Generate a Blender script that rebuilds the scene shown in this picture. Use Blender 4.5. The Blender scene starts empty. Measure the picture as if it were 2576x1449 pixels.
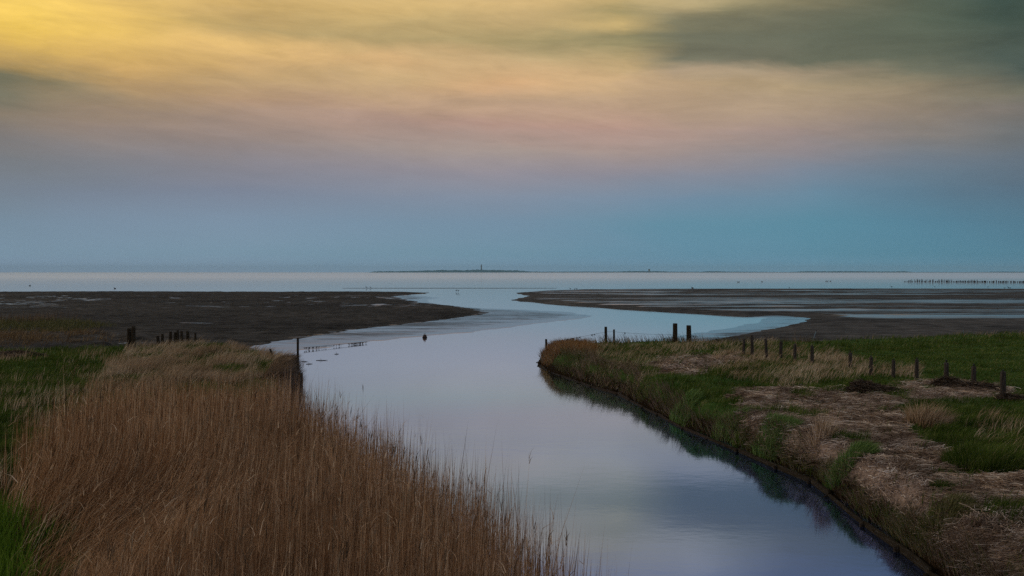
import bpy, bmesh, math, random
import numpy as np
from mathutils import Vector, Matrix

random.seed(7)
RNG = np.random.default_rng(7)
SC = bpy.context.scene
COL = SC.collection
R = math.radians

# ------------------------------------------------------------------ camera
F = 2505.0; CU = 1288.0; CV = 724.5; HV = 684.0; CAMZ = 5.6
TH = math.atan((CV - HV) / F)
cam_d = bpy.data.cameras.new('camera'); cam = bpy.data.objects.new('camera', cam_d); COL.objects.link(cam)
cam_d.sensor_width = 36.0; cam_d.lens = 36.0 * F / 2576.0
cam_d.clip_start = 0.1; cam_d.clip_end = 60000
cam.location = (0, 0, CAMZ); cam.rotation_euler = (math.pi/2 - TH, 0, 0)
SC.camera = cam

def at(u, v, z=0.0):
    """site survey: a sight line from the viewpoint to the level z"""
    xc = (u-CU)/F; yc = (CV-v)/F
    d = (xc, math.cos(TH)+yc*math.sin(TH), -math.sin(TH)+yc*math.cos(TH))
    k = (z-CAMZ)/d[2]
    return (d[0]*k, d[1]*k)

def atd(u, v, dist):
    xc = (u-CU)/F; yc = (CV-v)/F
    d = (xc, math.cos(TH)+yc*math.sin(TH), -math.sin(TH)+yc*math.cos(TH))
    k = dist/d[1]
    return (d[0]*k, dist, CAMZ+d[2]*k)

def proj(x, y, z):
    dz = z-CAMZ
    f = y*math.cos(TH) - dz*math.sin(TH)
    up = y*math.sin(TH) + dz*math.cos(TH)
    return CU+F*x/f, CV-F*up/f

# ------------------------------------------------------------------ noise and polygon helpers
_perm = np.random.default_rng(3).random((256, 256))
def vnoise(x, y):
    xi = np.floor(x).astype(int); yi = np.floor(y).astype(int)
    fx = x-xi; fy = y-yi
    fx = fx*fx*(3-2*fx); fy = fy*fy*(3-2*fy)
    a = _perm[xi & 255, yi & 255]; b = _perm[(xi+1) & 255, yi & 255]
    c = _perm[xi & 255, (yi+1) & 255]; d = _perm[(xi+1) & 255, (yi+1) & 255]
    return (a*(1-fx)+b*fx)*(1-fy) + (c*(1-fx)+d*fx)*fy
def fbm(x, y, s=1.0, o=4):
    r = np.zeros_like(x); a = 0.5; t = 0
    x = x/s; y = y/s
    for _ in range(o):
        r += a*vnoise(x, y); t += a; a *= .5; x = x*2.03+17.1; y = y*2.03+5.3
    return r/t
def sstep(a, b, x):
    t = np.clip((x-a)/(b-a), 0, 1); return t*t*(3-2*t)
def sdf(poly, x, y):
    """signed distance, positive inside"""
    P = np.array(poly); n = len(P)
    d = np.full(x.shape, 1e18); ins = np.zeros(x.shape, bool)
    for i in range(n):
        ax, ay = P[i]; bx, by = P[(i+1) % n]
        ex, ey = bx-ax, by-ay
        wx, wy = x-ax, y-ay
        t = np.clip((wx*ex+wy*ey)/(ex*ex+ey*ey+1e-12), 0, 1)
        d = np.minimum(d, (wx-ex*t)**2+(wy-ey*t)**2)
        if ay != by:
            c = ((ay > y) != (by > y)) & (x < (bx-ax)*(y-ay)/(by-ay)+ax)
            ins ^= c
    d = np.sqrt(d)
    return np.where(ins, d, -d)
def smooth_poly(p, it=1):
    for _ in range(it):
        q = []
        for i in range(len(p)):
            a = p[i]; b = p[(i+1) % len(p)]
            q.append((a[0]*.75+b[0]*.25, a[1]*.75+b[1]*.25)); q.append((a[0]*.25+b[0]*.75, a[1]*.25+b[1]*.75))
        p = q
    return p
def dpoly(pts, z=0.0): return [at(u, v, z) for u, v in pts]

# ------------------------------------------------------------------ scene objects
def tag(o, label=None, cat=None, group=None, kind=None):
    if label: o['label'] = label
    if cat: o['category'] = cat
    if group: o['group'] = group
    if kind: o['kind'] = kind
    return o
def link(name, me, mat=None, parent=None, loc=None):
    o = bpy.data.objects.new(name, me); COL.objects.link(o)
    if mat: me.materials.append(mat)
    if parent: o.parent = parent
    if loc: o.location = loc
    return o
def empty(name, loc, rz=0):
    o = bpy.data.objects.new(name, None); COL.objects.link(o)
    o.location = loc; o.rotation_euler = (0, 0, rz); o.empty_display_size = .3
    return o
def tri_mesh(name, V, T, smooth=False):
    me = bpy.data.meshes.new(name)
    me.vertices.add(len(V)); me.vertices.foreach_set('co', np.ascontiguousarray(V, np.float32).ravel())
    me.loops.add(T.size); me.loops.foreach_set('vertex_index', np.ascontiguousarray(T, np.int32).ravel())
    k = T.shape[1]
    me.polygons.add(len(T)); me.polygons.foreach_set('loop_start', np.arange(0, T.size, k, dtype=np.int32))
    try: me.polygons.foreach_set('loop_total', np.full(len(T), k, np.int32))
    except Exception: pass
    if smooth: me.polygons.foreach_set('use_smooth', np.ones(len(T), bool))
    me.update(calc_edges=True)
    return me
def bm_obj(name, bm, mat, parent=None, smooth=False, loc=None):
    me = bpy.data.meshes.new(name); bm.to_mesh(me); bm.free()
    if smooth:
        for p in me.polygons: p.use_smooth = True
    return link(name, me, mat, parent, loc)

# ------------------------------------------------------------------ materials
def mat(name):
    m = bpy.data.materials.new(name); m.use_nodes = True
    nt = m.node_tree; nt.nodes.clear()
    return m, nt, nt.nodes, nt.links
def N(nt, t, **k):
    n = nt.nodes.new(t)
    for a, v in k.items(): setattr(n, a, v)
    return n
def setin(n, **k):
    for a, v in k.items(): n.inputs[a.replace('_', ' ')].default_value = v
def ramp(nt, stops, interp='LINEAR'):
    r = N(nt, 'ShaderNodeValToRGB'); r.color_ramp.interpolation = interp
    e = r.color_ramp.elements
    while len(e) > 1: e.remove(e[-1])
    e[0].position = stops[0][0]; e[0].color = (*stops[0][1], 1)
    for p, c in stops[1:]:
        q = e.new(p); q.color = (*c, 1)
    return r
def lin(c): return tuple(((x/255)/12.92 if x/255 <= .04045 else ((x/255+.055)/1.055)**2.4) for x in c)

def blade_mat(name, stops, transl=.25, patch=None):
    m, nt, nn, L = mat(name)
    g = N(nt, 'ShaderNodeNewGeometry')
    r = ramp(nt, stops)
    L.new(g.outputs['Random Per Island'], r.inputs[0])
    col = r.outputs[0]
    if patch:
        tc = N(nt, 'ShaderNodeNewGeometry'); nz = N(nt, 'ShaderNodeTexNoise'); setin(nz, Scale=patch[1], Detail=3.0)
        L.new(tc.outputs['Position'], nz.inputs['Vector'])
        mr = N(nt, 'ShaderNodeMapRange'); setin(mr, From_Min=.42, From_Max=.62); L.new(nz.outputs['Fac'], mr.inputs['Value'])
        mx = N(nt, 'ShaderNodeMix', data_type='RGBA', blend_type='MULTIPLY'); mx.inputs['Factor'].default_value = 1
        c2 = ramp(nt, [(0, patch[0]), (1, (1, 1, 1))]); L.new(mr.outputs[0], c2.inputs[0])
        L.new(col, mx.inputs['A']); L.new(c2.outputs[0], mx.inputs['B']); col = mx.outputs['Result']
    d = N(nt, 'ShaderNodeBsdfDiffuse'); t = N(nt, 'ShaderNodeBsdfTranslucent'); mix = N(nt, 'ShaderNodeMixShader')
    mix.inputs[0].default_value = transl
    out = N(nt, 'ShaderNodeOutputMaterial')
    L.new(col, d.inputs['Color']); L.new(col, t.inputs['Color'])
    L.new(d.outputs[0], mix.inputs[1]); L.new(t.outputs[0], mix.inputs[2]); L.new(mix.outputs[0], out.inputs['Surface'])
    return m

def noise_mat(name, stops, scale=(1, 1, 1), detail=6, rough=.9, spec=.2, bump=0, bscale=20, rnd=.5, coord='Position'):
    m, nt, nn, L = mat(name)
    if coord == 'Position':
        g = N(nt, 'ShaderNodeNewGeometry'); src = g.outputs['Position']
    else:
        g = N(nt, 'ShaderNodeTexCoord'); src = g.outputs['Object']
    mp = N(nt, 'ShaderNodeMapping'); mp.inputs['Scale'].default_value = scale; L.new(src, mp.inputs['Vector'])
    nz = N(nt, 'ShaderNodeTexNoise'); setin(nz, Scale=1.0, Detail=float(detail), Roughness=.6); L.new(mp.outputs[0], nz.inputs['Vector'])
    r = ramp(nt, stops); L.new(nz.outputs['Fac'], r.inputs[0])
    p = N(nt, 'ShaderNodeBsdfPrincipled'); setin(p, Roughness=rough, Specular_IOR_Level=spec)
    L.new(r.outputs[0], p.inputs['Base Color'])
    if bump:
        b = N(nt, 'ShaderNodeTexNoise'); setin(b, Scale=float(bscale), Detail=4.0); L.new(src, b.inputs['Vector'])
        bp = N(nt, 'ShaderNodeBump'); setin(bp, Strength=1.0, Distance=bump); L.new(b.outputs['Fac'], bp.inputs['Height'])
        L.new(bp.outputs[0], p.inputs['Normal'])
    out = N(nt, 'ShaderNodeOutputMaterial'); L.new(p.outputs[0], out.inputs['Surface'])
    return m

def mud_mat(name, dark, light, gloss=.12, mudscale=.8, wetcol=(.05, .05, .05), fine=(1.2, 3.0, 1), bump=.12):
    """mud with a film of water lying where the mesh attribute 'wet' says, broken up by fine ripples"""
    m, nt, nn, L = mat(name)
    g = N(nt, 'ShaderNodeNewGeometry')
    nz = N(nt, 'ShaderNodeTexNoise'); setin(nz, Scale=mudscale, Detail=8.0, Roughness=.7); L.new(g.outputs['Position'], nz.inputs['Vector'])
    r = ramp(nt, [(.35, dark), (.68, light)]); L.new(nz.outputs['Fac'], r.inputs[0])
    d = N(nt, 'ShaderNodeBsdfPrincipled'); setin(d, Roughness=.95, Specular_IOR_Level=.03)
    nb_ = N(nt, 'ShaderNodeTexNoise'); setin(nb_, Scale=.045, Detail=5.0, Roughness=.6); L.new(g.outputs['Position'], nb_.inputs['Vector'])
    rb_ = ramp(nt, [(.35, (.62, .62, .64)), (.5, (1, .99, .97)), (.66, (1.5, 1.42, 1.34))]); L.new(nb_.outputs['Fac'], rb_.inputs[0])
    mb_ = N(nt, 'ShaderNodeMix', data_type='RGBA', blend_type='MULTIPLY'); mb_.inputs['Factor'].default_value = 1; L.new(r.outputs[0], mb_.inputs['A']); L.new(rb_.outputs[0], mb_.inputs['B'])
    L.new(mb_.outputs['Result'], d.inputs['Base Color'])
    bp = N(nt, 'ShaderNodeBump'); setin(bp, Strength=1.0, Distance=bump); L.new(nz.outputs['Fac'], bp.inputs['Height']); L.new(bp.outputs[0], d.inputs['Normal'])
    w = N(nt, 'ShaderNodeBsdfPrincipled'); setin(w, Roughness=gloss, Specular_IOR_Level=.5); w.inputs['Specular Tint'].default_value = (.72, .88, 1, 1); w.inputs['Base Color'].default_value = (*wetcol, 1)
    mp = N(nt, 'ShaderNodeMapping'); mp.inputs['Scale'].default_value = fine; L.new(g.outputs['Position'], mp.inputs['Vector'])
    n2 = N(nt, 'ShaderNodeTexNoise'); setin(n2, Scale=1.0, Detail=6.0, Roughness=.65); L.new(mp.outputs[0], n2.inputs['Vector'])
    a_ = N(nt, 'ShaderNodeAttribute', attribute_name='wet')
    ad = N(nt, 'ShaderNodeMath', operation='ADD'); L.new(a_.outputs['Fac'], ad.inputs[0]); L.new(n2.outputs['Fac'], ad.inputs[1])
    mr = N(nt, 'ShaderNodeMapRange'); setin(mr, From_Min=.85, From_Max=1.22); L.new(ad.outputs[0], mr.inputs['Value'])
    mix = N(nt, 'ShaderNodeMixShader'); L.new(mr.outputs[0], mix.inputs[0]); L.new(d.outputs[0], mix.inputs[1]); L.new(w.outputs[0], mix.inputs[2])
    out = N(nt, 'ShaderNodeOutputMaterial'); L.new(mix.outputs[0], out.inputs['Surface'])
    return m

M = {}
M['post'] = noise_mat('weathered_wood', [(.3, (.02, .016, .014)), (.55, (.055, .044, .040)), (.75, (.13, .105, .098))], (30, 30, 4), rough=.9, spec=.15, bump=.01, bscale=30, coord='Object')
M['darkpost'] = noise_mat('wet_dark_wood', [(.3, (.017, .012, .008)), (.7, (.056, .042, .030))], (30, 30, 4), rough=.95, spec=.03, bump=.01, bscale=30, coord='Object')
M['board'] = noise_mat('grey_board', [(.3, (.016, .012, .007)), (.58, (.036, .028, .018)), (.8, (.095, .088, .072))], (3, 3, 25), rough=.95, spec=.02, bump=.008, bscale=40)
M['black'] = noise_mat('black_plastic', [(.3, (.01, .01, .01)), (.7, (.02, .02, .02))], (20, 20, 20), rough=.6, spec=.3)
M['wire'] = noise_mat('rusty_wire', [(.3, (.05, .045, .04)), (.7, (.12, .11, .10))], (20, 20, 20), rough=.6, spec=.3)
M['weed'] = noise_mat('dried_weed', [(.3, (.015, .012, .009)), (.7, (.05, .038, .025))], (20, 20, 20), rough=.9)
M['buoy'] = noise_mat('faded_float', [(.3, (.02, .011, .008)), (.55, (.06, .03, .02)), (.75, (.12, .075, .05))], (6, 6, 6), rough=.6, coord='Object')
M['bird'] = noise_mat('dark_plumage', [(.35, (.015, .015, .016)), (.7, (.06, .055, .05))], (9, 9, 9), rough=.8, coord='Object')
M['bluestake'] = noise_mat('blue_stake', [(.3, (.10, .16, .22)), (.7, (.22, .32, .42))], (20, 20, 5), rough=.6, coord='Object')
M['dune'] = noise_mat('haze_blue_dune', [(.35, (.035, .11, .15)), (.65, (.065, .155, .19))], (.01, .01, .05), rough=1, spec=0)  # blue of the distant haze painted into the island's own colour
M['tower'] = noise_mat('tower_brick', [(.35, (.10, .05, .04)), (.65, (.16, .09, .07))], (.3, .3, .3), rough=.9)
M['concrete'] = noise_mat('pale_concrete', [(.35, (.10, .10, .10)), (.65, (.2, .2, .19))], (.2, .2, .2), rough=.9)

# ------------------------------------------------------------------ world: dusk sky
SUN_EL, SUN_AZ = R(13), R(-64)
W = bpy.data.worlds.new('World'); SC.world = W; W.use_nodes = True
nt = W.node_tree; nt.nodes.clear(); L = nt.links
tc = N(nt, 'ShaderNodeTexCoord'); sep = N(nt, 'ShaderNodeSeparateXYZ'); L.new(tc.outputs['Generated'], sep.inputs[0])
def mth(op, a, b=None, c=None):
    n = N(nt, 'ShaderNodeMath', operation=op)
    for i, v in enumerate((a, b, c)):
        if v is None: continue
        if isinstance(v, (int, float)): n.inputs[i].default_value = v
        else: L.new(v, n.inputs[i])
    return n.outputs[0]
X, Y, Z = sep.outputs[0], sep.outputs[1], sep.outputs[2]
rho = mth('SQRT', mth('ADD', mth('MULTIPLY', X, X), mth('ADD', mth('MULTIPLY', Y, Y), 1e-6)))
s0 = mth('DIVIDE', Z, rho)                      # tangent of the elevation
az0 = mth('ARCTAN2', X, Y)                      # azimuth, 0 along the channel
def sky_noise(sa, ss, off, detail, rough=.55, dist=0.0):
    cb = N(nt, 'ShaderNodeCombineXYZ')
    L.new(mth('MULTIPLY', az0, sa), cb.inputs[0]); L.new(mth('MULTIPLY', mth('ADD', s0, mth('MULTIPLY', az0, .06)), ss), cb.inputs[1]); cb.inputs[2].default_value = off
    nz = N(nt, 'ShaderNodeTexNoise'); setin(nz, Scale=1.0, Detail=float(detail), Roughness=rough, Distortion=dist); L.new(cb.outputs[0], nz.inputs['Vector'])
    return mth('SUBTRACT', nz.outputs['Fac'], .5)
n1 = sky_noise(5, 22, 1.3, 5); n2 = sky_noise(6, 30, 7.7, 6, .6, .4); n3 = sky_noise(6, 34, 12.1, 7, .62, .9); n4 = sky_noise(14, 90, 3.1, 6, .65, .5)
hi = N(nt, 'ShaderNodeMapRange', interpolation_type='SMOOTHSTEP'); setin(hi, From_Min=.05, From_Max=.19); L.new(s0, hi.inputs['Value'])
n5 = sky_noise(20, 75, 21.7, 6, .6, .7)
s = mth('ADD', s0, mth('MULTIPLY', mth('MULTIPLY', n2, .034), mth('ADD', mth('MULTIPLY', hi.outputs[0], .8), .2)))
az = mth('ADD', az0, mth('MULTIPLY', n1, .16))
pos = mth('DIVIDE', s, .6)
SKY = {   # band colours of the dusk sky per azimuth: (height in the survey, sRGB)
 0:    [(0,(250,205,86)),(50,(240,195,78)),(100,(224,180,82)),(150,(185,150,86)),(190,(112,110,86)),(240,(116,114,94)),(280,(132,118,100)),(330,(126,118,112)),(400,(118,122,128)),(480,(115,128,142)),(560,(116,140,160)),(640,(120,148,170)),(684,(132,153,178))],
 280:  [(0,(236,192,98)),(60,(232,188,92)),(110,(222,178,92)),(170,(212,168,96)),(210,(180,146,98)),(260,(160,135,105)),(320,(146,128,116)),(400,(126,126,132)),(480,(118,130,148)),(560,(119,142,164)),(640,(120,149,171)),(684,(132,154,178))],
 600:  [(0,(216,176,102)),(40,(200,165,100)),(75,(190,160,100)),(115,(228,184,108)),(160,(206,166,106)),(200,(195,160,110)),(250,(180,146,115)),(300,(165,140,124)),(350,(148,132,126)),(420,(134,132,142)),(480,(122,132,152)),(560,(121,145,168)),(640,(119,150,172)),(684,(132,154,178))],
 1000: [(0,(214,178,110)),(50,(192,164,106)),(95,(178,154,102)),(150,(214,172,116)),(190,(200,166,116)),(250,(188,154,122)),(310,(176,144,128)),(370,(160,144,138)),(430,(142,138,148)),(500,(124,138,158)),(560,(115,143,166)),(640,(112,148,170)),(684,(125,153,178))],
 1288: [(0,(216,180,116)),(50,(196,166,110)),(100,(166,148,100)),(150,(198,168,118)),(205,(212,166,116)),(250,(190,156,124)),(320,(182,146,130)),(380,(165,148,140)),(440,(145,140,150)),(500,(126,140,160)),(560,(112,142,166)),(640,(106,146,169)),(684,(120,152,178))],
 1550: [(0,(202,172,110)),(30,(162,146,96)),(60,(200,170,106)),(95,(136,128,90)),(115,(146,136,94)),(150,(188,160,110)),(200,(204,168,120)),(250,(190,158,124)),(320,(182,146,130)),(380,(165,145,138)),(440,(140,138,150)),(500,(118,140,162)),(560,(104,142,165)),(640,(98,143,168)),(684,(114,151,177))],
 1720: [(0,(204,174,106)),(25,(178,154,96)),(50,(134,126,86)),(100,(110,110,82)),(155,(118,116,88)),(182,(180,150,110)),(220,(186,156,118)),(280,(178,150,122)),(330,(168,142,128)),(380,(156,141,138)),(440,(132,136,150)),(500,(108,138,162)),(560,(94,141,164)),(640,(92,142,167)),(684,(109,150,176))],
 1850: [(0,(172,152,96)),(20,(142,131,86)),(45,(114,111,80)),(100,(106,108,82)),(158,(116,114,88)),(184,(178,150,110)),(220,(180,154,117)),(280,(175,149,122)),(330,(164,140,128)),(380,(149,138,137)),(440,(126,134,150)),(500,(104,137,160)),(560,(90,140,163)),(640,(90,141,166)),(684,(106,149,175))],
 2000: [(0,(132,122,82)),(40,(108,108,80)),(100,(100,106,82)),(160,(108,112,86)),(190,(178,150,110)),(220,(176,152,116)),(280,(172,148,122)),(330,(160,138,128)),(380,(142,134,138)),(430,(118,132,150)),(480,(100,135,158)),(560,(84,138,161)),(640,(86,140,164)),(684,(104,148,174))],
 2300: [(0,(84,98,76)),(60,(84,98,76)),(130,(92,102,80)),(185,(112,112,86)),(220,(142,128,102)),(280,(146,130,112)),(330,(132,124,118)),(400,(108,122,136)),(480,(90,124,146)),(560,(80,130,154)),(640,(80,135,159)),(684,(98,144,169))],
 2576: [(0,(58,82,70)),(60,(62,83,69)),(120,(71,88,75)),(195,(73,91,82)),(235,(110,112,95)),(280,(118,112,105)),(330,(110,112,112)),(400,(98,112,125)),(480,(85,112,132)),(560,(78,122,145)),(640,(75,128,152)),(684,(93,139,164))],
}
def soft(c, k=.13):
    g_ = .3*c[0]+.55*c[1]+.15*c[2]
    return lin([x*(1-k)+g_*k for x in c])
prev = None; prev_a = None
for u, bands in sorted(SKY.items()):
    a = math.atan((u-CU)/F)
    st = [(0.0, lin(bands[-1][1]))]
    for v, c in reversed(bands[:-1]):
        st.append(((HV-v)/F*math.cos(a)/.6, soft(c, .34 if u >= 1720 and v <= 200 else .13)))
    top = bands[0][1]
    st.append((.335/.6, lin([.25*x+.75*y for x, y in zip(top, (122, 134, 146))])))
    st.append((.42/.6, lin((138, 143, 152)))); st.append((.9, lin((176, 178, 184))))
    r = ramp(nt, st, 'EASE' if False else 'LINEAR'); L.new(pos, r.inputs[0])
    if prev is None: prev = r.outputs[0]
    else:
        mr = N(nt, 'ShaderNodeMapRange'); setin(mr, From_Min=prev_a, From_Max=a); L.new(az, mr.inputs['Value'])
        mx = N(nt, 'ShaderNodeMix', data_type='RGBA'); L.new(mr.outputs[0], mx.inputs['Factor']); L.new(prev, mx.inputs['A']); L.new(r.outputs[0], mx.inputs['B'])
        prev = mx.outputs['Result']
    prev_a = a
# streaky cloud relief
gain = mth('ADD', 1.05, mth('MULTIPLY', mth('ADD', mth('ADD', mth('MULTIPLY', n3, .60), mth('MULTIPLY', n5, .30)), mth('MULTIPLY', n4, .24)), mth('ADD', mth('MULTIPLY', hi.outputs[0], .85), .08)))
vm = N(nt, 'ShaderNodeVectorMath', operation='SCALE'); L.new(prev, vm.inputs[0]); L.new(gain, vm.inputs['Scale'])
# clear sky light of the sunken sun, showing through the high cloud overhead
ns = N(nt, 'ShaderNodeTexSky', sky_type='NISHITA'); ns.sun_disc = False; ns.sun_elevation = SUN_EL; ns.sun_rotation = SUN_AZ
nsc = N(nt, 'ShaderNodeVectorMath', operation='SCALE'); L.new(ns.outputs[0], nsc.inputs[0]); nsc.inputs['Scale'].default_value = .08
thin = N(nt, 'ShaderNodeMapRange', interpolation_type='SMOOTHSTEP'); setin(thin, From_Min=.45, From_Max=1.2, To_Max=.35); L.new(s0, thin.inputs['Value'])
mx = N(nt, 'ShaderNodeMix', data_type='RGBA'); L.new(thin.outputs[0], mx.inputs['Factor']); L.new(vm.outputs[0], mx.inputs['A']); L.new(nsc.outputs[0], mx.inputs['B'])
bg = N(nt, 'ShaderNodeBackground'); bg.inputs['Strength'].default_value = 1.0; L.new(mx.outputs['Result'], bg.inputs['Color'])
wo = N(nt, 'ShaderNodeOutputWorld'); L.new(bg.outputs[0], wo.inputs['Surface'])

sd = bpy.data.lights.new('sun', 'SUN'); sd.energy = .6; sd.angle = R(14); sd.color = (1, .80, .55)
so = bpy.data.objects.new('sun', sd); COL.objects.link(so)
sdir = Vector((math.sin(SUN_AZ)*math.cos(SUN_EL), math.cos(SUN_AZ)*math.cos(SUN_EL), math.sin(SUN_EL)))
so.rotation_euler = sdir.to_track_quat('Z', 'Y').to_euler()

# ------------------------------------------------------------------ haze
def box_bm(x0, x1, y0, y1, z0, z1):
    bm = bmesh.new()
    bmesh.ops.create_cube(bm, size=1, matrix=Matrix.Translation(((x0+x1)/2, (y0+y1)/2, (z0+z1)/2)) @ Matrix.Diagonal((x1-x0, y1-y0, z1-z0, 1)))
    return bm
m, nt, nn, L = mat('haze_air')
pv = N(nt, 'ShaderNodeVolumePrincipled'); pv.inputs['Color'].default_value = (.54, .82, 1.0, 1); pv.inputs['Density'].default_value = 5.2e-5; pv.inputs['Anisotropy'].default_value = .0
out = N(nt, 'ShaderNodeOutputMaterial'); L.new(pv.outputs[0], out.inputs['Volume'])
hz = bm_obj('haze', box_bm(-14500, 14500, -400, 15500, -4, 90), m); tag(hz, 'thin blue sea haze over the tidal flats', 'haze', kind='stuff')

# ------------------------------------------------------------------ water
m, nt, nn, L = mat('water_surface')
g = N(nt, 'ShaderNodeNewGeometry'); sp = N(nt, 'ShaderNodeSeparateXYZ'); L.new(g.outputs['Position'], sp.inputs[0])
def noise3(scale, detail, vecscale, dist=0):
    mp = N(nt, 'ShaderNodeMapping'); mp.inputs['Scale'].default_value = vecscale; L.new(g.outputs['Position'], mp.inputs['Vector'])
    n = N(nt, 'ShaderNodeTexNoise'); setin(n, Scale=scale, Detail=float(detail), Distortion=float(dist)); L.new(mp.outputs[0], n.inputs['Vector']); return n.outputs['Fac']
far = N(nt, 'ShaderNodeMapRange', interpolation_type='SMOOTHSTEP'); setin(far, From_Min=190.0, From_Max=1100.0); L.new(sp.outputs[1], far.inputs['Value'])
b1 = noise3(1.0, 2, (1.1, 1.6, 1)); b2 = noise3(1.0, 3, (5, 7, 1))
sm = N(nt, 'ShaderNodeMath', operation='MULTIPLY_ADD'); L.new(b2, sm.inputs[0]); sm.inputs[1].default_value = .35; L.new(b1, sm.inputs[2])
bp = N(nt, 'ShaderNodeBump'); setin(bp, Strength=1.0, Distance=.0014); L.new(sm.outputs[0], bp.inputs['Height'])
gs = N(nt, 'ShaderNodeBsdfGlossy'); gs.inputs['Roughness'].default_value = .06
gb = N(nt, 'ShaderNodeBsdfGlossy'); gb.inputs['Color'].default_value = (.86, .92, 1, 1); gb.inputs['Roughness'].default_value = .5
L.new(bp.outputs[0], gs.inputs['Normal'])
lw_ = N(nt, 'ShaderNodeLayerWeight'); lw_.inputs['Blend'].default_value = .5      # reflection painted by view angle: bluer looking down, brightened towards grazing
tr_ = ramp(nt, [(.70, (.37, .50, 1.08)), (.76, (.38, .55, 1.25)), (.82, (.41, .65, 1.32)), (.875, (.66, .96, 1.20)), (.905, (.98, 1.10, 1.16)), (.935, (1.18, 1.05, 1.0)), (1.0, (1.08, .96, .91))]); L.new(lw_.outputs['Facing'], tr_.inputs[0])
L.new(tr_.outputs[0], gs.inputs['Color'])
streak = noise3(1.0, 4, (.004, .02, 1), 1)
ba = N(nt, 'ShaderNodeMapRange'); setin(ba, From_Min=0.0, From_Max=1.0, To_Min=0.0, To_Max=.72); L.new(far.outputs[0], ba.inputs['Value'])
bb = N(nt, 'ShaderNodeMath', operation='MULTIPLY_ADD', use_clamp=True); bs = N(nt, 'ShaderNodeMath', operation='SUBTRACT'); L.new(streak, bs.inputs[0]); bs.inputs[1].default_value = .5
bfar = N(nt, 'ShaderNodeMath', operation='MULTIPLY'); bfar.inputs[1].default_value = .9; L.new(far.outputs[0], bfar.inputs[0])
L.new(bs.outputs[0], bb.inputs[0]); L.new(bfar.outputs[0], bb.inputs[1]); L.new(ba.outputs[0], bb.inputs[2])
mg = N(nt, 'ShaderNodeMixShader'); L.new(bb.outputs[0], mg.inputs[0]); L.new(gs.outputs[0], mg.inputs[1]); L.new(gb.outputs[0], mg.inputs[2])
df = N(nt, 'ShaderNodeBsdfDiffuse'); df.inputs['Color'].default_value = (.015, .03, .045, 1)
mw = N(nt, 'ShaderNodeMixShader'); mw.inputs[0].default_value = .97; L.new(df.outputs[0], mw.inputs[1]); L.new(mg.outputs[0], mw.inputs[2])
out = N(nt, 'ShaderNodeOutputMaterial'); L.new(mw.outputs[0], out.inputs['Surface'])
M['water'] = m
bm = bmesh.new()
rows = [-300, -20, 40, 120, 400, 1500, 5000, 15000]; cols = [-14000, -3000, -600, -120, 0, 120, 600, 3000, 14000]
vv = [[bm.verts.new((x, y, 0)) for x in cols] for y in rows]
for i in range(len(rows)-1):
    for j in range(len(cols)-1): bm.faces.new((vv[i][j], vv[i][j+1], vv[i+1][j+1], vv[i+1][j]))
tag(bm_obj('water', bm, M['water']), 'calm grey blue tidal channel widening into the open sea', 'water', kind='structure')

# seabed: one ground sheet under everything
bm = bmesh.new()
vv = [bm.verts.new(p) for p in ((-14000, -300, -2.5), (14000, -300, -2.5), (14000, 15000, -2.5), (-14000, 15000, -2.5))]
bm.faces.new(vv)
tag(bm_obj('ground', bm, noise_mat('seabed_mud', [(.3, (.05, .045, .04)), (.7, (.1, .09, .08))], (.1, .1, .1))), 'muddy sea bed below the water', 'ground', kind='structure')

# ------------------------------------------------------------------ land outlines (world metres)
mudL = dpoly([(-2500,735),(-900,735),(0,735),(300,734),(600,735),(900,734.5),(1040,735.3),(1077,736.5),(1068,739),(1026,742.5),(995,746),(1025,755),(1072,763),(1149,771.5),(1206,779),(1236,784.5),(1219,792),(1159,802),(1092,810),(1026,817),(958,824),(925,829.5),(892,832),(858,840),(767,851),(700,860)]) + [(-19,70),(-24,60),(-24,48),(-120,48),(-400,120)]
wetL = dpoly([(940,741),(1050,743),(1107,749),(1080,754),(1072,760),(1112,766),(1159,771),(1225,776),(1325,779.5),(1425,784),(1496,795),(1425,806),(1359,814),(1259,827),(1159,838),(1059,848),(959,858),(859,868),(760,884),(690,897),(560,900),(560,840),(900,815),(1100,790),(1000,760)])
mudR = dpoly([(1296,737),(1359,733),(1436,730.5),(1716,728.5),(2100,728),(2576,728),(4500,728),(6000,760),(5000,860)]) + [(120,70),(60,60),(30,66),(16,66)] + dpoly([(1700,862),(1750,861),(1817,851),(1904,836),(1977,821),(2027,809),(2034,801),(1950,794),(1877,796),(1800,792.5),(1716,787.5),(1626,782.5),(1492,773.5),(1392,767),(1359,761.5),(1305,758),(1289,754),(1310,750),(1335,745)])
wetR = dpoly([(1880,797.5),(1925,799),(1921,803),(1914,809),(1850,822.5),(1750,837.5),(1717,845),(1640,856),(1560,868),(1700,885),(1900,868),(2040,825),(2080,800),(1990,788)])
meadR = [at(1357,912),at(1359,921),at(1392,937.5),at(1442,955),at(1492,974),at(1559,993),at(1660,1045),at(1725,1080),at(1788,1105),at(1863,1137),at(1961,1180),at(2048,1216),at(2094,1250),at(2184,1325),at(2272,1388),at(2350,1447),(8.3,15),(8.8,9),(9.2,2),(9.5,-8),(60,-8),(110,40),(110,84),(60,80),(40,76.5),(30,72.5),(19,67),(8,66.5),(3.4,65),(1.9,62.8)]
meadL = [(-10.5,49.3),(-10.05,46.5),(-9.6,43.5),(-8.7,38.5),(-7.8,34),(-5.3,28.5),(-2.7,21.7),(-1.2,17),(-.4,14),(.2,10),(.4,2),(.5,-8),(-60,-8),(-95,40),(-90,60),(-44,56.5),(-30,57.5),(-24,61.5),(-18,61.5),(-14.6,57.5),(-11.2,52)]

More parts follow.
